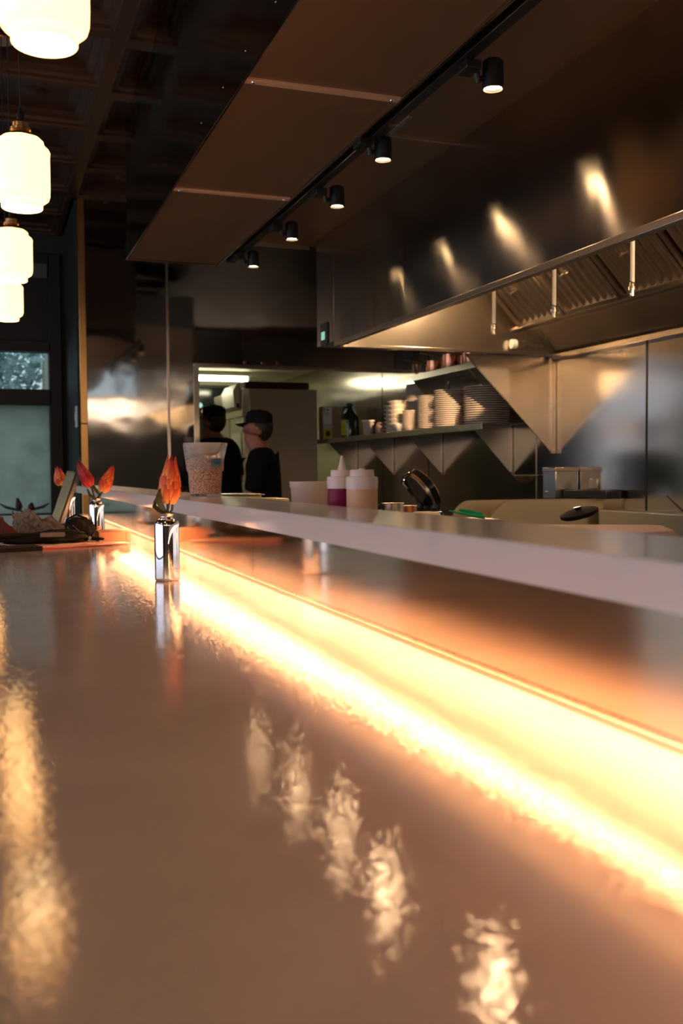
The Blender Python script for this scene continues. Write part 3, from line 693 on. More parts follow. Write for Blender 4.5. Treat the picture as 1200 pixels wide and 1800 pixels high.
# wall dispenser, ladle, black bin on kitchen wall
t = thing('steel_dispenser', 'boxy steel dispenser on kitchen wall below the wing tip', 'dispenser', (3.2, 5.0, 1.1))
bm = B(); box(bm, -.09, .065, -.04, .10, .03, .212, .006); obj('case', bm, 'shelfsteel', t)
bm = B(); box(bm, -.092, .066, -.042, .102, .19, .216, .004); obj('lid', bm, 'trimsteel', t)
bm = B(); lathe(bm, [(0, 0), (.008, 0), (.008, .006), (0, .008)], 12, mtx=Matrix.Translation((-.09, .06, .07)) @ Matrix.Rotation(-pi/2, 4, 'Y')); obj('lock', bm, 'chrome', t)
bm = B(); box(bm, -.085, .06, -.035, .095, .0, .03, .003); obj('base', bm, 'black', t)
t = thing('black_tray', 'long black tray box lying against kitchen wall right of dispenser', 'tray', (3.18, 4.75, 1.14))
bm = B(); box(bm, -.03, .07, -.23, .19, 0, .045, .006); obj('tray_body', bm, 'black', t)
bm = B(); box(bm, -.02, .06, -.22, .18, .043, .049, .002); obj('lid', bm, 'blackgloss', t)
bm = B(); box(bm, 3.255, 3.268, 4.76, 4.84, 1.19, 1.25, .004); o = obj('outlet_cover', bm, 'trimsteel'); tag(o, 'small square outlet cover on kitchen wall above black tray', 'outlet')
t = thing('hanging_scoop', 'pale curved scoop bowl hanging on the kitchen wall left of dispenser', 'scoop', (3.16, 5.40, 1.22))
bm = B(); prof = [(0, 0), (.03, .004), (.055, .02), (.068, .045), (.066, .045), (.05, .022), (0, .004)]
lathe(bm, prof, 28); obj('bowl', bm, 'trimsteel', t)
bm = B(); box(bm, -.07, .10, -.012, .012, .045, .052, .002); obj('bracket_arm', bm, 'shelfsteel', t)
bm = B(); tube(bm, [(3.1, 3.62, .97), (3.1, 3.75, 1.05), (3.1, 3.95, 1.17)], [.006, .005, .004], 8); o = obj('tong_handle', bm, 'black'); tag(o, 'thin dark tong handle leaning against kitchen wall at right edge', 'utensil')

# ================================================================== BACK ROOM FRIDGE
t = thing('reach_in_fridge', 'tall grey steel fridge in the back room', 'fridge', (2.215, 8.6, 0))
bm = B(); box(bm, .02, .655, 0, 1.15, .10, 2.05, .004); obj('cabinet', bm, 'fridge', t)
bm = B(); box(bm, -.03, .018, .02, .56, .16, 1.86, .006); d = obj('door', bm, 'shelfsteel', t)
bm = B(); tube(bm, [(-.035, .08, 1.0), (-.06, .08, 1.02), (-.06, .08, 1.3), (-.035, .08, 1.32)], .009, 8); obj('handle', bm, 'chrome', d)
bm = B(); box(bm, -.03, .018, .585, 1.13, .16, 1.86, .006); d = obj('door', bm, 'shelfsteel', t)
bm = B(); box(bm, -.035, -.031, .12, .50, 1.40, 1.66); obj('paper_sheet', bm, 'paper', t)
bm = B(); box(bm, -.035, -.031, .02, .11, 1.68, 1.84); obj('paper_strip', bm, 'paper', t)
bm = B(); box(bm, -.05, .02, .0, 1.15, 1.80, 2.05, .004); obj('header_panel', bm, 'shelfsteel', t)
for s in (.06, .6):
    for q in (.08, 1.05): bm = B(); lathe(bm, [(0, 0), (.03, 0), (.03, .10), (0, .10)], 12, (s, q, 0)); obj('foot', bm, 'black', t)
t = thing('white_bin', 'bright white plastic bin clipped to the upper front of fridge', 'bin', (2.13, 8.66, 1.86))
bm = B(); prism(bm, [(-.02, .03), (.03, 0), (.033, .24), (0.0, .23), (-.035, .17)], 1, 0, .45); obj('bin_body', bm, 'white', t)
bm = B(); box(bm, .0, .022, -.004, 0, .02, .06); obj('dark_mark', bm, 'ink', t)
bm = B(); box(bm, 2.20, 2.80, 8.62, 9.2, 2.052, 2.115, .004); o = obj('flat_box', bm, 'darkcard'); tag(o, 'flat dark brown box lying on top of the grey fridge', 'box')

bm = B(); box(bm, .82, 1.2, 8.0, 11.0, .0, 1.72, .01); o = obj('dark_reflection_block', bm, 'black'); tag(o, 'unseen dark block added along the left side of back room', 'cabinet')  # out of view; added to darken what the kitchen wall reflects below the shelf
# ================================================================== PEOPLE
def skin_obj(name, verts, edges, radii, m, parent, root=0, sub=2):
    me = bpy.data.meshes.new(name); me.from_pydata(verts, edges, []); o = bpy.data.objects.new(name, me); COL.objects.link(o)
    md = o.modifiers.new('Skin', 'SKIN'); md.use_smooth_shade = True
    sk = me.skin_vertices[0].data
    for i, r_ in enumerate(radii):
        sk[i].radius = r_ if isinstance(r_, tuple) else (r_, r_); sk[i].use_root = (i == root)
    s = o.modifiers.new('Sub', 'SUBSURF'); s.levels = sub; s.render_levels = sub
    me.materials.append(M[m]); o.parent = parent; return o
def person(loc, rz, label, lean, glasses, scale=1.0, cap_back=False, arms=None):
    P = thing('person', label, 'person', loc, rz); P.scale = (scale,)*3
    V, E, Rr = [], [], []
    def v(x, y, z, r_, par=None):
        # lean forward above the hips
        k = min(max(0, z-.95), .50); V.append((x+lean*k, y, z)); Rr.append(r_)
        if par is not None: E.append((par, len(V)-1))
        return len(V)-1
    pel = v(0, 0, .95, (.13, .10)); wa = v(.005, 0, 1.08, (.125, .095), pel); ch = v(-.01, 0, 1.27, (.155, .11), wa)
    nb = v(-.01, 0, 1.42, (.08, .06), ch); nk = v(.0, 0, 1.49, .050, nb)
    jw = v(.036, 0, 1.522, (.056, .064), nk); hd = v(.018, 0, 1.60, (.074, .088), jw); tp = v(.005, 0, 1.665, (.064, .075), hd)
    v(.105, 0, 1.580, .011, hd); v(.084, 0, 1.505, .022, jw)
    for s in (1, -1):
        v(.0, s*.082, 1.585, (.012, .02), hd)
        sh = v(-.01, s*.165, 1.40, .062, nb); el = v(.04+.02*s, s*.215, 1.14, .043, sh); wr = v(.26, s*.16, 1.07, .029, el)
        pm = v(.32, s*.145, 1.06, (.030, .018), wr)
        for k in range(4):
            f1 = v(.365, s*(.172-.018*k), 1.05, .0095, pm); f2 = v(.395-.004*abs(k-1.5), s*(.172-.018*k), 1.03, .008, f1); v(.40, s*(.172-.018*k), 1.005, .007, f2)
        t1 = v(.325, s*.115, 1.05, .010, wr); v(.355, s*.10, 1.035, .008, t1)
        hp = v(0, s*.09, .88, .095, pel); kn = v(.01, s*.10, .50, .062, hp); an = v(-.01, s*.10, .09, .040, kn); v(.12, s*.11, .04, .035, an)
    skin_obj('body', V, E, Rr, 'skin', P)
    # shirt
    V, E, Rr = [], [], []
    a = v(0, 0, .90, (.15, .115)); b = v(.0, 0, 1.06, (.145, .115), a); c = v(-.012, 0, 1.27, (.172, .128), b); d = v(-.012, 0, 1.415, (.135, .10), c); v(-.004, 0, 1.475, .066, d)
    for s in (1, -1):
        e = v(-.01, s*.165, 1.395, .092, d); f_ = v(.02, s*.205, 1.24, .066, e); v(.04+.02*s, s*.215, 1.165, .060, f_)
    skin_obj('shirt', V, E, Rr, 'shirt', P)
    V, E, Rr = [], [], []
    a = v(0, 0, .93, (.145, .11))
    for s in (1, -1): b = v(0, s*.09, .86, .107, a); c = v(.01, s*.10, .5, .078, b); v(-.01, s*.10, .10, .062, c)
    skin_obj('trousers', V, E, Rr, 'apron', P)
    V, E, Rr = [], [], []
    hx = lean*.50
    # hair: shell round back and sides of the head
    b = B(); bmesh.ops.create_uvsphere(b, u_segments=24, v_segments=16, radius=1, matrix=Matrix.Translation((hx-.012, 0, 1.615)) @ Matrix.Diagonal((.090, .082, .100, 1)))
    bmesh.ops.delete(b, geom=[q for q in b.verts if (q.co.x > hx+.025 and q.co.z < 1.64) or (q.co.x > hx-.012 and q.co.z < 1.60)], context='VERTS'); obj('hair', b, 'hair', P)
    b = B(); lathe(b, [(.090, 0), (.094, .012), (.094, .045), (.086, .075), (.055, .092), (.012, .096), (.012, .100), (0, .101)], 32, mtx=Matrix.Translation((hx-.004, 0, 1.640)) @ Matrix.Rotation(-.08, 4, 'Y') @ Matrix.Diagonal((.98, .90, .96, 1))); cp = obj('cap', b, 'blackfab', P)
    b = B(); n = 10; top = []; bot = []
    for i in range(n+1):
        a_ = -1.05+2.1*i/n; r0 = (hx+.095*cos(a_), .088*sin(a_), 1.647+.0); r1 = (hx+.04+.115*cos(a_*.75)*1.0, .078*sin(a_), 1.640-.014*abs(a_)**2)
        top.append((b.verts.new(r0), b.verts.new(r1))); bot.append((b.verts.new((r0[0], r0[1], r0[2]-.005)), b.verts.new((r1[0], r1[1], r1[2]-.005))))
    for i in range(n):
        b.faces.new((top[i][0], top[i][1], top[i+1][1], top[i+1][0])); b.faces.new((bot[i][0], bot[i+1][0], bot[i+1][1], bot[i][1])); b.faces.new((top[i][1], bot[i][1], bot[i+1][1], top[i+1][1]))
    obj('brim', b, 'blackfab', cp)
    if glasses:
        b = B()
        for s in (1, -1):
            tube(b, [(hx+.098, s*(.034+.022*cos(q*pi/6)), 1.598+.018*sin(q*pi/6)) for q in range(13)], .0016, 6)
            tube(b, [(hx+.096, s*.056, 1.603), (hx+.05, s*.082, 1.603), (hx-.0, s*.088, 1.598)], .0016, 6)
        tube(b, [(hx+.1, -.012, 1.602), (hx+.1, .012, 1.602)], .0016, 6); obj('glasses', b, 'silver', P)
    for s in (1, -1):
        b = B(); box(b, -.09, .17, s*.11-.045, s*.11+.045, 0, .085, .03, 3); obj('shoe', b, 'blackfab', P)
    return P
person((1.775, 6.36, 0), radians(156), 'person in black cap, glasses and black t-shirt, facing left, in front of fridge', .13, True, .99)
person((1.83, 7.70, 0), radians(128), 'person in black cap and black shirt bending beside the door jamb', .30, False, 1.065)

# ================================================================== ITEMS ON THE RAISED SHELF AND PREP COUNTER
SH = 1.234
t = thing('crumb_container', 'clear plastic container of orange crumbs with wrap and blue tape', 'container', (.585, 2.76, SH))
bm = B(); lathe(bm, [(0, 0), (.041, 0), (.044, .003), (.0545, .135), (.057, .137), (.0575, .143), (.054, .143), (.052, .136), (.042, .006), (0, .004)], 40); obj('tub', bm, 'clear', t)
bm = B(); lathe(bm, [(0, .0045), (.0405, .0065), (.0495, .098), (.046, .103), (.03, .108), (.012, .102), (0, .104)], 40, fn=lambda a, z: 1+.01*sin(5*a)); obj('crumbs', bm, 'crumb', t)
bm = B()
def wrapf(a, z): return 1+.035*sin(7*a+z*60)+.03*sin(13*a-z*90)*(1 if z > .11 else .3)
lathe(bm, [(.051, .07), (.0545, .10), (.0585, .13), (.062, .142), (.060, .150), (.054, .149), (.046, .135), (.035, .122), (.018, .116), (0, .118)], 64, fn=wrapf); obj('plastic_wrap', bm, 'wrap', t)
# tape on the camera side
bm = B(); tp = []
for k in range(9):
    a = -1.46+.085*k; r0, r1 = .0518, .0536; rr = .0512+.0
    tp.append((bm.verts.new((.0525*cos(a), .0525*sin(a), .082+.0002*k)), bm.verts.new((.0545*cos(a), .0545*sin(a), .104+.0002*k))))
for q in range(8): bm.faces.new((tp[q][0], tp[q+1][0], tp[q+1][1], tp[q][1]))
tpo = obj('blue_tape', bm, 'tape', t)
bm = B()
def tp_pt(u, w_): a = -1.44+.62*u; rr = .0533+.0018*w_; return (rr*cos(a), rr*sin(a), .084+.018*w_)
for st in ([(.02, .85), (.02, .3)], [(.02, .85), (.16, .9)], [(.02, .6), (.12, .62)], [(.2, .3), (.2, .6), (.26, .6), (.28, .55)], [(.34, .3), (.34, .55)], [(.4, .45), (.47, .5), (.44, .6), (.4, .5), (.42, .35), (.5, .35)], [(.62, .85), (.6, .35), (.54, .4), (.57, .55), (.61, .5)], [(.70, .5), (.78, .3), (.8, .6), (.86, .4), (.95, .5)]):
    tube(bm, [tp_pt(*q) for q in st], .0005, 4)
obj('handwriting', bm, 'ink', tpo)
t = thing('steel_pan', 'olive steel lids stacked behind the crumb container', 'lid', (.74, 2.9, 1.1155))
bm = B(); 
for k, (z, s) in enumerate(((0, 0), (.055, .004), (.085, -.002))):
    box(bm, -.07+s, .06+s, -.07, .07, z, z+.026 if k else .05, .008)
bm.free()
t['label'] = 'shallow olive steel pan stacked behind the crumb container'; t['category'] = 'pan'; pass
def steel_pan_at(root, z):
    b = B(); box(b, -.085, .03, -.07, .07, z, z+.028, .006); return obj('pan_body', b, 'guard', root)
steel_pan_at(t, .09); bm = B(); box(bm, -.092, .037, -.078, .078, .1165, .1205, .002); obj('rim', bm, 'trimsteel', t)
bm = B(); box(bm, -.08, .025, -.06, .06, 0, .09, .006); obj('stand', bm, 'guard', t)
t2 = thing('steel_pan', 'second shallow steel pan nested right under the other', 'pan', (.815, 2.93, 1.1155)); t2['label'] = 'small lower steel pan peeking out right of the olive pan'
bm = B(); box(bm, -.03, .05, -.07, .07, 0, .105, .006); obj('pan_body', bm, 'guard', t2)
t = thing('seed_container', 'low translucent tub with loose seeds beside squeeze bottles', 'container', (.782, 2.38, 1.1155))
bm = B(); lathe(bm, [(0, 0), (.045, 0), (.047, .003), (.0575, .143), (.060, .146), (.0605, .160), (.0575, .160), (.0565, .15), (.044, .006), (0, .004)], 40); obj('tub', bm, 'frost', t)
bm = B(); lathe(bm, [(0, .006), (.046, .008), (.051, .10), (.035, .112), (.012, .120), (0, .119)], 40); obj('seeds', bm, 'crumb', t)
def squeeze(loc, lab, fill, nozzle, col):
    r = thing('squeeze_bottle', lab, 'squeeze bottle', loc, group='squeeze bottles behind the raised shelf')
    b = B(); lathe(b, [(0, 0), (.029, 0), (.0305, .004), (.0305, .150), (.031, .152)], 32); obj('bottle_body', b, fill, r)
    b = B(); lathe(b, [(.0312, .150), (.0315, .170), (.030, .174), (.024, .175), (.0235, .186), (.022, .188), (0, .188)], 32); obj('cap', b, col, r)
    b = B()
    if nozzle: lathe(b, [(.009, .187), (.008, .192), (.0025, .216), (.0015, .217), (0, .217)], 16)
    else: lathe(b, [(.008, .187), (.006, .190), (0, .1905)], 16)
    obj('nozzle', b, col, r)
M['captrans'] = mat('milky_cap', (.70, .55, .52), .35)
squeeze((.685, 1.895, 1.1155), 'squeeze bottle of dark purple sauce with pointed nozzle', 'purple', True, 'captrans')
squeeze((.690, 1.795, 1.1155), 'squeeze bottle of pale peach sauce with cut flat nozzle', 'peach', False, 'captrans')
# small pans and black press
def smallpan(loc, r_, h, lab, mt):
    q = thing('small_pan', lab, 'pan', loc); b = B(); lathe(b, [(0, 0), (r_*.9, 0), (r_, .004), (r_, h), (r_+.003, h+.001), (r_-.003, h), (r_-.004, .006), (0, .004)], 28); obj('bowl', b, mt, q)
    b = B(); lathe(b, [(0, h*.6), (r_-.005, h*.62)], 20); obj('contents', b, 'pulp' if mt != 'black' else 'darkcard', q)
smallpan((.98, 2.33, 1.1155), .028, .102, 'small round steel insert pan right of squeeze bottles', 'trimsteel')
smallpan((.93, 2.36, 1.1155), .024, .098, 'small dark round cup between bottles and steel insert', 'black')
smallpan((1.075, 2.45, 1.1155), .024, .090, 'small reddish cup left of the black press', 'copper')
t = thing('waffle_press', 'black hinged press with its thick round lid tilted up', 'press', (1.325, 2.93, 1.1155))
bm = B(); box(bm, -.055, .055, -.08, .08, 0, .06, .012, 3); obj('base', bm, 'blackgloss', t)
mt_ = Matrix.Translation((.0, 0, .115)) @ Matrix.Rotation(radians(56), 4, 'Y')
bm = B(); lathe(bm, [(0, -.0), (.068, 0), (.074, .006), (.074, .028), (.064, .036), (0, .038)], 36, mtx=mt_); obj('lid', bm, 'blackgloss', t)
bm = B(); lathe(bm, [(.070, -.006), (.0765, -.004), (.0765, .006), (.070, .004)], 36, mtx=mt_); obj('rim_ring', bm, 'trimsteel', t)
bm = B(); tube(bm, [(-.035, -.02, .175), (-.06, -.02, .165), (-.065, -.02, .145), (-.05, -.02, .13)], .007, 8); obj('handle', bm, 'chrome', t)
bm = B(); tube(bm, [(.03, -.06, .06), (.035, -.06, .075)], .014, 10); tube(bm, [(.03, .06, .06), (.035, .06, .075)], .014, 10); obj('hinge', bm, 'black', t)
bm = B(); tube(bm, [(-.01, -.09, .03), (-.01, -.09, .075)], .012, 10); obj('knob', bm, 'blackgloss', t)
for xx, zz, lab in ((1.33, 0, 'pale folded towel low on counter under the black press'), (1.20, 0, 'x')):
    if lab == 'x': continue
    bm = B(); box(bm, 1.035, 1.09, 2.27, 2.34, 1.116, 1.195, .008, 3); o = obj('folded_towel', bm, 'pulp'); tag(o, 'pale folded towel right of the black press', 'towel')
t = thing('green_tongs', 'bright green plastic handled tongs on the prep counter', 'tongs', (.965, 1.883, 1.204))
bm = B(); tube(bm, [(-.038, .012, .011), (-.01, .003, .004), (.034, -.012, -.004)], [.0018, .003, .004], 8); obj('lower_arm', bm, 'greenplastic', t)
bm = B(); tube(bm, [(-.014, .012, .012), (.008, .010, .008), (.036, .002, .001)], [.003, .0045, .004], 8); obj('upper_arm', bm, 'greenplastic', t)
bm = B(); box(bm, .88, 1.04, 1.86, 1.98, 1.116, 1.196, .006); o = obj('insert_pan', bm, 'shelfsteel'); tag(o, 'low steel insert pan beneath the green tongs', 'pan')
bm = B(); prism(bm, [(.95, 1.42), (1.20, 1.50), (1.295, 1.66), (1.285, 1.69), (1.02, 1.86), (.86, 1.80)], 2, 1.166, 1.186); bmesh.ops.bevel(bm, geom=bm.edges[:], offset=.005, segments=2, affect='EDGES'); o = obj('cutting_board', bm, 'board'); tag(o, 'pale pinkish cutting board behind the raised shelf at right', 'cutting board')
bm = B(); box(bm, .90, 1.2, 1.5, 1.75, 1.1155, 1.165, .004); o = obj('board_riser', bm, 'shelfsteel'); tag(o, 'low steel box underneath the pinkish cutting board', 'riser')
t = thing('pan_lid', 'black pan lid tilted above the far end of cutting board', 'lid', (1.255, 1.90, 1.188))
mt_ = Matrix.Translation((0, 0, .008)) @ Matrix.Rotation(radians(-17), 4, 'Y')
bm = B(); lathe(bm, [(0, 0), (.038, .0), (.043, .003), (.043, .010), (.03, .014), (0, .016)], 32, mtx=mt_); obj('disc', bm, 'blackfab', t)
bm = B(); lathe(bm, [(0, .015), (.006, .015), (.009, .022), (0, .023)], 16, mtx=mt_); obj('knob', bm, 'blackgloss', t)

# ================================================================== ITEMS ON THE BAR
BZ = 1.0705
vprof = [(0, 0), (.0245, 0), (.0262, .0025), (.0265, .006), (.0265, .118), (.0255, .1235), (.022, .128), (.0165, .1315), (.0135, .1335), (.0125, .1355), (.0130, .1385), (.0150, .1405), (.0155, .1425), (.0140, .1440), (.0115, .1435), (.0105, .138), (.0105, .09), (0, .09)]
def bud(parent, base, dirv, L, Rm, mt, seed, name='bud'):
    """protea bud: slim core wrapped in overlapping pointed bracts; 'tint' runs from each bract's base to its tip"""
    random.seed(seed); d = Vector(dirv).normalized(); Q = d.to_track_quat('Z', 'Y').to_matrix().to_4x4()
    T = Matrix.Translation(base) @ Q
    b = B(); cl = b.loops.layers.float_color.new('tint'); val = {}
    lathe(b, [(.003, 0), (Rm*.40, L*.08), (Rm*.62, L*.25), (Rm*.60, L*.5), (Rm*.38, L*.78), (Rm*.15, L*.88), (0, L*.9)], 16, mtx=T)
    rows = 7
    for r_ in range(rows):
        f = r_/(rows-1); z0 = L*(.0+.50*f); n = 7 if f < .8 else 5
        ln = L*(.36+.13*f); wd = Rm*(.40-.10*f)
        for k in range(n):
            a = 2*pi*(k+.5*(r_ % 2))/n+random.uniform(-.12, .12); ca, sa = cos(a), sin(a); lv = ln*random.uniform(.9, 1.12); tip = random.uniform(.0, .3)
            rows_v = []; N_ = 7
            for s_ in range(N_):
                u = s_/(N_-1); zz = z0+lv*u; zn = min(zz/L, 1.)
                env = Rm*(.34+.66*sin(min(1, zn*1.15+.16)*pi*.80)**.8)*(1-.30*max(0, zn-.6))
                rad = env*(.80+.20*sin(pi*u*.9))*(1-.42*f*u)+.0022*(1-f)*u
                w_ = wd*(sin(pi*(u*.86+.10))**.75)*(1-.25*u)
                cen = Vector((rad*ca, rad*sa, zz)); tg = Vector((-sa, ca, 0)); ou = Vector((ca, sa, 0))
                row = [b.verts.new(T @ (cen-tg*w_-ou*.30*w_)), b.verts.new(T @ (cen-tg*w_*.5+ou*.05*w_)), b.verts.new(T @ (cen+ou*.22*w_+ou*.0010)), b.verts.new(T @ (cen+tg*w_*.5+ou*.05*w_)), b.verts.new(T @ (cen+tg*w_-ou*.30*w_))]
                for j, q in enumerate(row): val[q] = max(0, min(1, .15+u*.95-tip+(.18 if j in (0, 4) else -.05)))
                rows_v.append(row)
            for p_, q_ in zip(rows_v, rows_v[1:]):
                for h_ in range(4): b.faces.new((p_[h_], p_[h_+1], q_[h_+1], q_[h_]))
    for f_ in b.faces:
        for lp in f_.loops: t_ = val.get(lp.vert, .9); lp[cl] = (t_, t_, t_, 1)
    return obj(name, b, mt, parent, angle=80)
def leaf(parent, pts, wd, mt='leaf'):
    b = B(); P_ = [Vector(p) for p in pts]; n = len(P_); rows_v = []
    for i, p in enumerate(P_):
        d = (P_[min(i+1, n-1)]-P_[max(0, i-1)]).normalized(); s_ = d.cross(Vector((.3, -1, .2))).normalized(); w_ = wd*sin(pi*(i+.35)/(n-.1))
        nn = s_.cross(d)
        rows_v.append([b.verts.new(p-s_*w_+nn*w_*.3), b.verts.new(p), b.verts.new(p+s_*w_+nn*w_*.3)])
    for a, c in zip(rows_v, rows_v[1:]):
        for h_ in range(2): b.faces.new((a[h_], a[h_+1], c[h_+1], c[h_]))
    obj('leaf', b, mt, parent)
def vase(loc, label, group='chrome bud vases on the bar'):
    r = thing('bud_vase', label, 'vase', loc, group=group)
    b = B(); lathe(b, vprof, 48); obj('bottle', b, 'chrome', r)
    return r
def flower(loc, label, base, dirv, L, Rm, mt, seed, leaves=(), group='protea buds in the vases'):
    """a cut bud: stem, bracts, leaves; stands in its vase"""
    r = thing('protea_bud', label, 'flower', loc, group=group)
    b = B(); d = Vector(dirv).normalized(); bs = Vector(base)
    tube(b, [(0, 0, .096), (bs.x*.3, bs.y*.3, .14), tuple(bs-d*.01), tuple(bs+d*.005)], [.0022, .0025, .003, .0045], 8); obj('stem', b, 'stem', r)
    bud(r, bs, dirv, L, Rm, mt, seed)
    for pts, w_ in leaves: leaf(r, pts, w_)
    return r
v1 = (.361, 2.104, BZ)
vase(v1, 'polished chrome bud vase nearest on the bar')
flower(v1, 'orange red protea bud standing in the nearest vase', (.004, 0, .163), (.10, 0, 1), .105, .0225, 'petal', 3,
       leaves=(([(0.0, 0, .145), (-.012, -.006, .158), (-.020, -.01, .172), (-.012, -.008, .190), (-.002, -.006, .196)], .009), ([(0.002, 0, .14), (.012, .002, .15), (.013, 0, .170), (.011, 0, .185)], .003),
               ([(-.002, 0, .144), (-.016, 0, .150), (-.026, .002, .158), (-.024, 0, .172)], .006)))
v2 = (.358, 3.50, BZ)
vase(v2, 'chrome bud vase behind the cardboard box')
flower(v2, 'maroon protea bud leaning left in the second vase', (-.018, 0, .185), (-.50, 0, 1), .095, .021, 'petalred', 5, leaves=(([(-.05, 0, .262), (-.062, 0, .275), (-.052, 0, .285), (-.046, 0, .292)], .003), ([(0, 0, .14), (-.022, 0, .155), (-.03, 0, .175)], .006)))
flower(v2, 'orange protea bud leaning right in the second vase', (.020, 0, .165), (.45, 0, 1), .098, .021, 'petal', 9, leaves=(([(0, 0, .14), (.012, 0, .155), (-.008, 0, .18), (-.012, 0, .20)], .007),))
v3 = (.36, 4.70, BZ)
vase(v3, 'chrome bud vase half hidden behind the leaning tablet')
flower(v3, 'orange protea bud in the far vase, left of the tablet', (-.035, 0, .175), (-.18, 0, 1), .085, .026, 'petal', 11)
v4 = (.29, 8.36, .93)
r = thing('bud_vase', 'small dark vase of flowers on the far window sill', 'vase', v4); bm = B(); lathe(bm, [(q[0]*1.1, q[1]*.45) for q in vprof], 32); obj('bottle', bm, 'black', r)
for dx, L, tlt, lab in ((-.05, .10, -.15, 'taller red bud darkened as a silhouette on the far window sill'), (.06, .06, .1, 'shorter red bud darkened as a silhouette on the far window sill')):
    fl2 = thing('protea_bud', lab, 'flower', v4, group='buds on the window sill')
    b = B(); tube(b, [(0, 0, .05), (dx*.8, 0, .09)], .003, 6); obj('stem', b, 'stem', fl2)
    bud(fl2, (dx*.8, 0, .08), (tlt, 0, 1), L, .024, 'silhouette_red', 4)
    leaf(fl2, [(0, 0, .06), (.08*(1 if dx > 0 else -1), 0, .085), (.14*(1 if dx > 0 else -1), 0, .10), (.19*(1 if dx > 0 else -1), 0, .13)], .012, 'stem')

# leaning tablet / menu stand
t = thing('tablet_stand', 'tablet, window teal painted on its face, leaning upright on its stand beside the vases', 'tablet', (.305, 4.55, BZ), radians(-9))
Rm_ = Matrix.Rotation(radians(19), 4, 'Y')
bm = B(); box(bm, -.002, .008, -.11, .11, 0, .245, .003); bmesh.ops.transform(bm, matrix=Rm_, verts=bm.verts[:]); obj('case', bm, 'black', t)
bm = B(); box(bm, -.008, .0065, -.125, -.109, 0, .243); bmesh.ops.transform(bm, matrix=Rm_, verts=bm.verts[:]); bm.free()
bm = B(); box(bm, -.036, -.001, -.112, .112, .002, .243, .003); bmesh.ops.transform(bm, matrix=Rm_, verts=bm.verts[:]); obj('face', bm, 'tealface', t)
bm = B(); box(bm, .0, .09, -.06, .06, 0, .006, .002); obj('foot', bm, 'black', t)

# cardboard box
t = thing('cardboard_box', 'small cardboard box on the bar beside second vase', 'box', (.392, 3.33, BZ), radians(4))
bm = B(); box(bm, -.052, .052, -.04, .045, 0, .038, .001); obj('box_body', bm, 'cardboard', t)
bm = B(); box(bm, -.053, .053, -.03, .046, .0385, .041, .0005); obj('lid_flap', bm, 'cardboard', t)
bm = B(); box(bm, .036, .037, -.0408, -.040, .002, .037); obj('edge_line', bm, 'ink', t)

# menus / papers
def sheet(name, pts, z0, z1, mt, label, cat):
    b = B(); prism(b, pts, 2, z0, z1); o = obj(name, b, mt, smooth=False); tag(o, label, cat); return o
sheet('menu_folder', [(.12, 3.10), (.375, 3.20), (.37, 3.30), (.05, 3.42)], BZ, BZ+.004, 'redpaper', 'red edged menu folder under the pile on the bar', 'menu')
sheet('menu_sheet', [(.14, 3.115), (.43, 3.20), (.42, 3.26), (.12, 3.40)], BZ+.0045, BZ+.006, 'pinkpaper', 'pale pink menu sheet sticking out beneath the cardboard box side', 'menu')
sheet('menu_sheet', [(.10, 3.13), (.345, 3.22), (.30, 3.33), (.0, 3.40)], BZ+.0065, BZ+.009, 'pinkpaper', 'upper pink menu sheet below the black bag', 'menu')
sheet('dark_notebook', [(-.12, 2.98), (.155, 3.07), (.135, 3.16), (-.15, 3.14)], BZ, BZ+.012, 'blackfab', 'thin dark notebook at front left of the pile', 'notebook')
# cloth and bags
def blob(name, bx, amp, seed, mt, label, cat, parent=None, sub=4, pw=2.4, floor=True):
    """soft lump filling box bx = (x0,x1,y0,y1,z0,z1) with folds"""
    x0, x1, y0, y1, z0, z1 = bx; b = B(); bmesh.ops.create_icosphere(b, subdivisions=sub, radius=1)
    from mathutils import noise as N
    for v in b.verts:
        p = v.co.copy(); k = (abs(p.x)**pw+abs(p.y)**pw+abs(p.z)**pw)**(-1/pw); q = p*k
        q *= 1+amp*N.noise(p*2.2+Vector((seed, 0, 0)))+amp*.4*N.noise(p*6+Vector((0, seed, 0)))
        v.co = Vector(((x0+x1)/2+q.x*(x1-x0)/2, (y0+y1)/2+q.y*(y1-y0)/2, max(z0, (z0+z1)/2+q.z*(z1-z0)/2)))
    o = obj(name, b, mt, parent, angle=180)
    if label: tag(o, label, cat)
    return o
ZB = BZ+.0095
def fold(name, ridge, halfw, mt, label, cat, seed):
    """draped piece: ridge = list of (x, y, height, halfdepth) along its length"""
    from mathutils import noise as N
    b = B(); rows_v = []
    for i, (x, y, h, dp) in enumerate(ridge):
        row = []
        for j in range(13):
            s_ = -1+2*j/12; zz = h*max(0, 1-abs(s_)**1.7); zz *= 1+.5*N.noise(Vector((x*30+seed, s_*2.6, 0)))+.25*N.noise(Vector((x*75+seed, s_*6, 3)))
            row.append(b.verts.new((x+.01*N.noise(Vector((s_*3, seed, x*9))), y+s_*dp, BZ+.0095+max(0.0, zz))))
        rows_v.append(row)
    for a, c in zip(rows_v, rows_v[1:]):
        for j in range(12): b.faces.new((a[j], a[j+1], c[j+1], c[j]))
    lo = [b.verts.new((ridge[0][0], ridge[0][1], BZ+.0093))]
    r_ = bmesh.ops.solidify(b, geom=b.faces[:], thickness=.0015)
    bmesh.ops.subdivide_edges(b, edges=b.edges[:], cuts=1, use_grid_fill=True, smooth=.6)
    o = obj(name, b, mt, angle=70); tag(o, label, cat)
def dens(r_, n=18):
    out = []
    for i in range(n+1):
        f = i/n*(len(r_)-1); k = min(int(f), len(r_)-2); u = f-k
        out.append(tuple(a*(1-u)+b_*u for a, b_ in zip(r_[k], r_[k+1])))
    return out
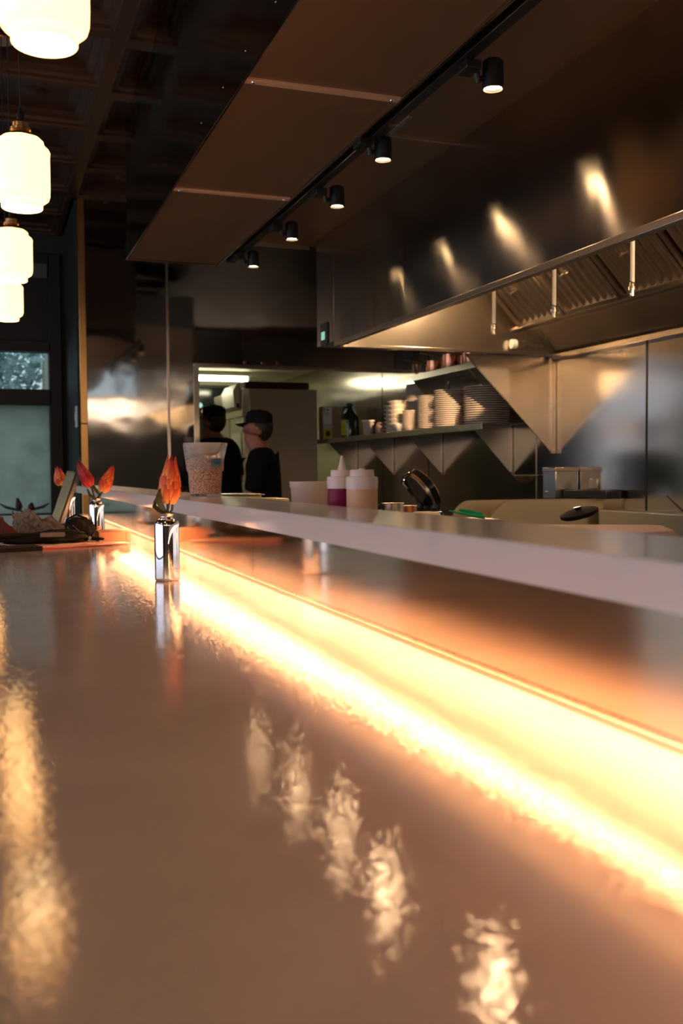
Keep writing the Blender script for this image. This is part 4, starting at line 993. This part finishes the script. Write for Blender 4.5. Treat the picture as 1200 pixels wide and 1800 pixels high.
fold('red_cloth', dens([(-.14, 3.50, .01, .10), (-.06, 3.50, .06, .12), (.03, 3.46, .082, .12), (.06, 3.42, .050, .10), (.09, 3.38, .020, .07), (.11, 3.36, .002, .03)]), 0, 'red', 'crumpled dark red cloth at the left edge of the pile', 'cloth', 1)
fold('paper_bag', dens([(.085, 3.62, .084, .04), (.13, 3.57, .074, .06), (.20, 3.50, .066, .08), (.24, 3.44, .050, .07), (.27, 3.40, .022, .04), (.29, 3.39, .002, .02)]), 0, 'kraft', 'crumpled brown kraft paper bag in the middle of the pile', 'paper bag', 5)
t = thing('sling_bag', 'small black bag with silver zigzag mark beside the box', 'bag', (.283, 3.32, ZB), radians(-20))
o = blob('bag_body', (-.045, .045, -.03, .04, .0, .075), .28, 4, 'blackfab', None, None, t)
bm = B(); tube(bm, [(-.030, -.034, .048), (-.012, -.036, .030), (-.010, -.036, .052), (.012, -.036, .032), (.004, -.038, .020), (.018, -.036, .012)], .0022, 5); obj('silver_mark', bm, 'silver', t)
bm = B(); tube(bm, [(.03, -.02, .02), (.05, -.03, .010), (.075, -.03, .008), (.085, -.02, .006)], [.008, .007, .005, .004], 8); tube(bm, [(-.045, 0, .03), (-.04, 0, .07), (-.01, 0, .085), (.02, 0, .075)], .0035, 8); obj('strap', bm, 'blackfab', t)
bm = B(); lathe(bm, [(0, 0), (.005, .0), (.005, .003), (0, .004)], 10, mtx=Matrix.Translation((.045, -.038, .012)) @ Matrix.Rotation(pi/2, 4, 'X')); obj('buckle', bm, 'silver', t)
t = thing('black_gloves', 'flat black gloves with grey band in front of kraft bag', 'gloves', (.155, 3.25, ZB))
o = blob('glove', (-.13, .10, -.045, .045, .0, .034), .30, 8, 'blackfab', None, None, t, pw=3)
o = blob('glove', (-.02, .14, -.03, .05, .0, .040), .30, 12, 'blackfab', None, None, t, pw=3)
bm = B(); box(bm, .0, .075, -.052, -.046, .022, .036, .002); obj('grey_band', bm, mat('grey_band', (.12, .10, .09), .4), t)
bm = B(); tube(bm, [(.02+.022*cos(q*pi/8), -.07-.02*sin(q*pi/8)*0, .0-.0+.002+.0*q) if False else (.035+.022*cos(q*pi/8), -.055-.022*abs(sin(q*pi/8)), .003) for q in range(9)], .0016, 6); obj('loop', bm, 'blackfab', t)
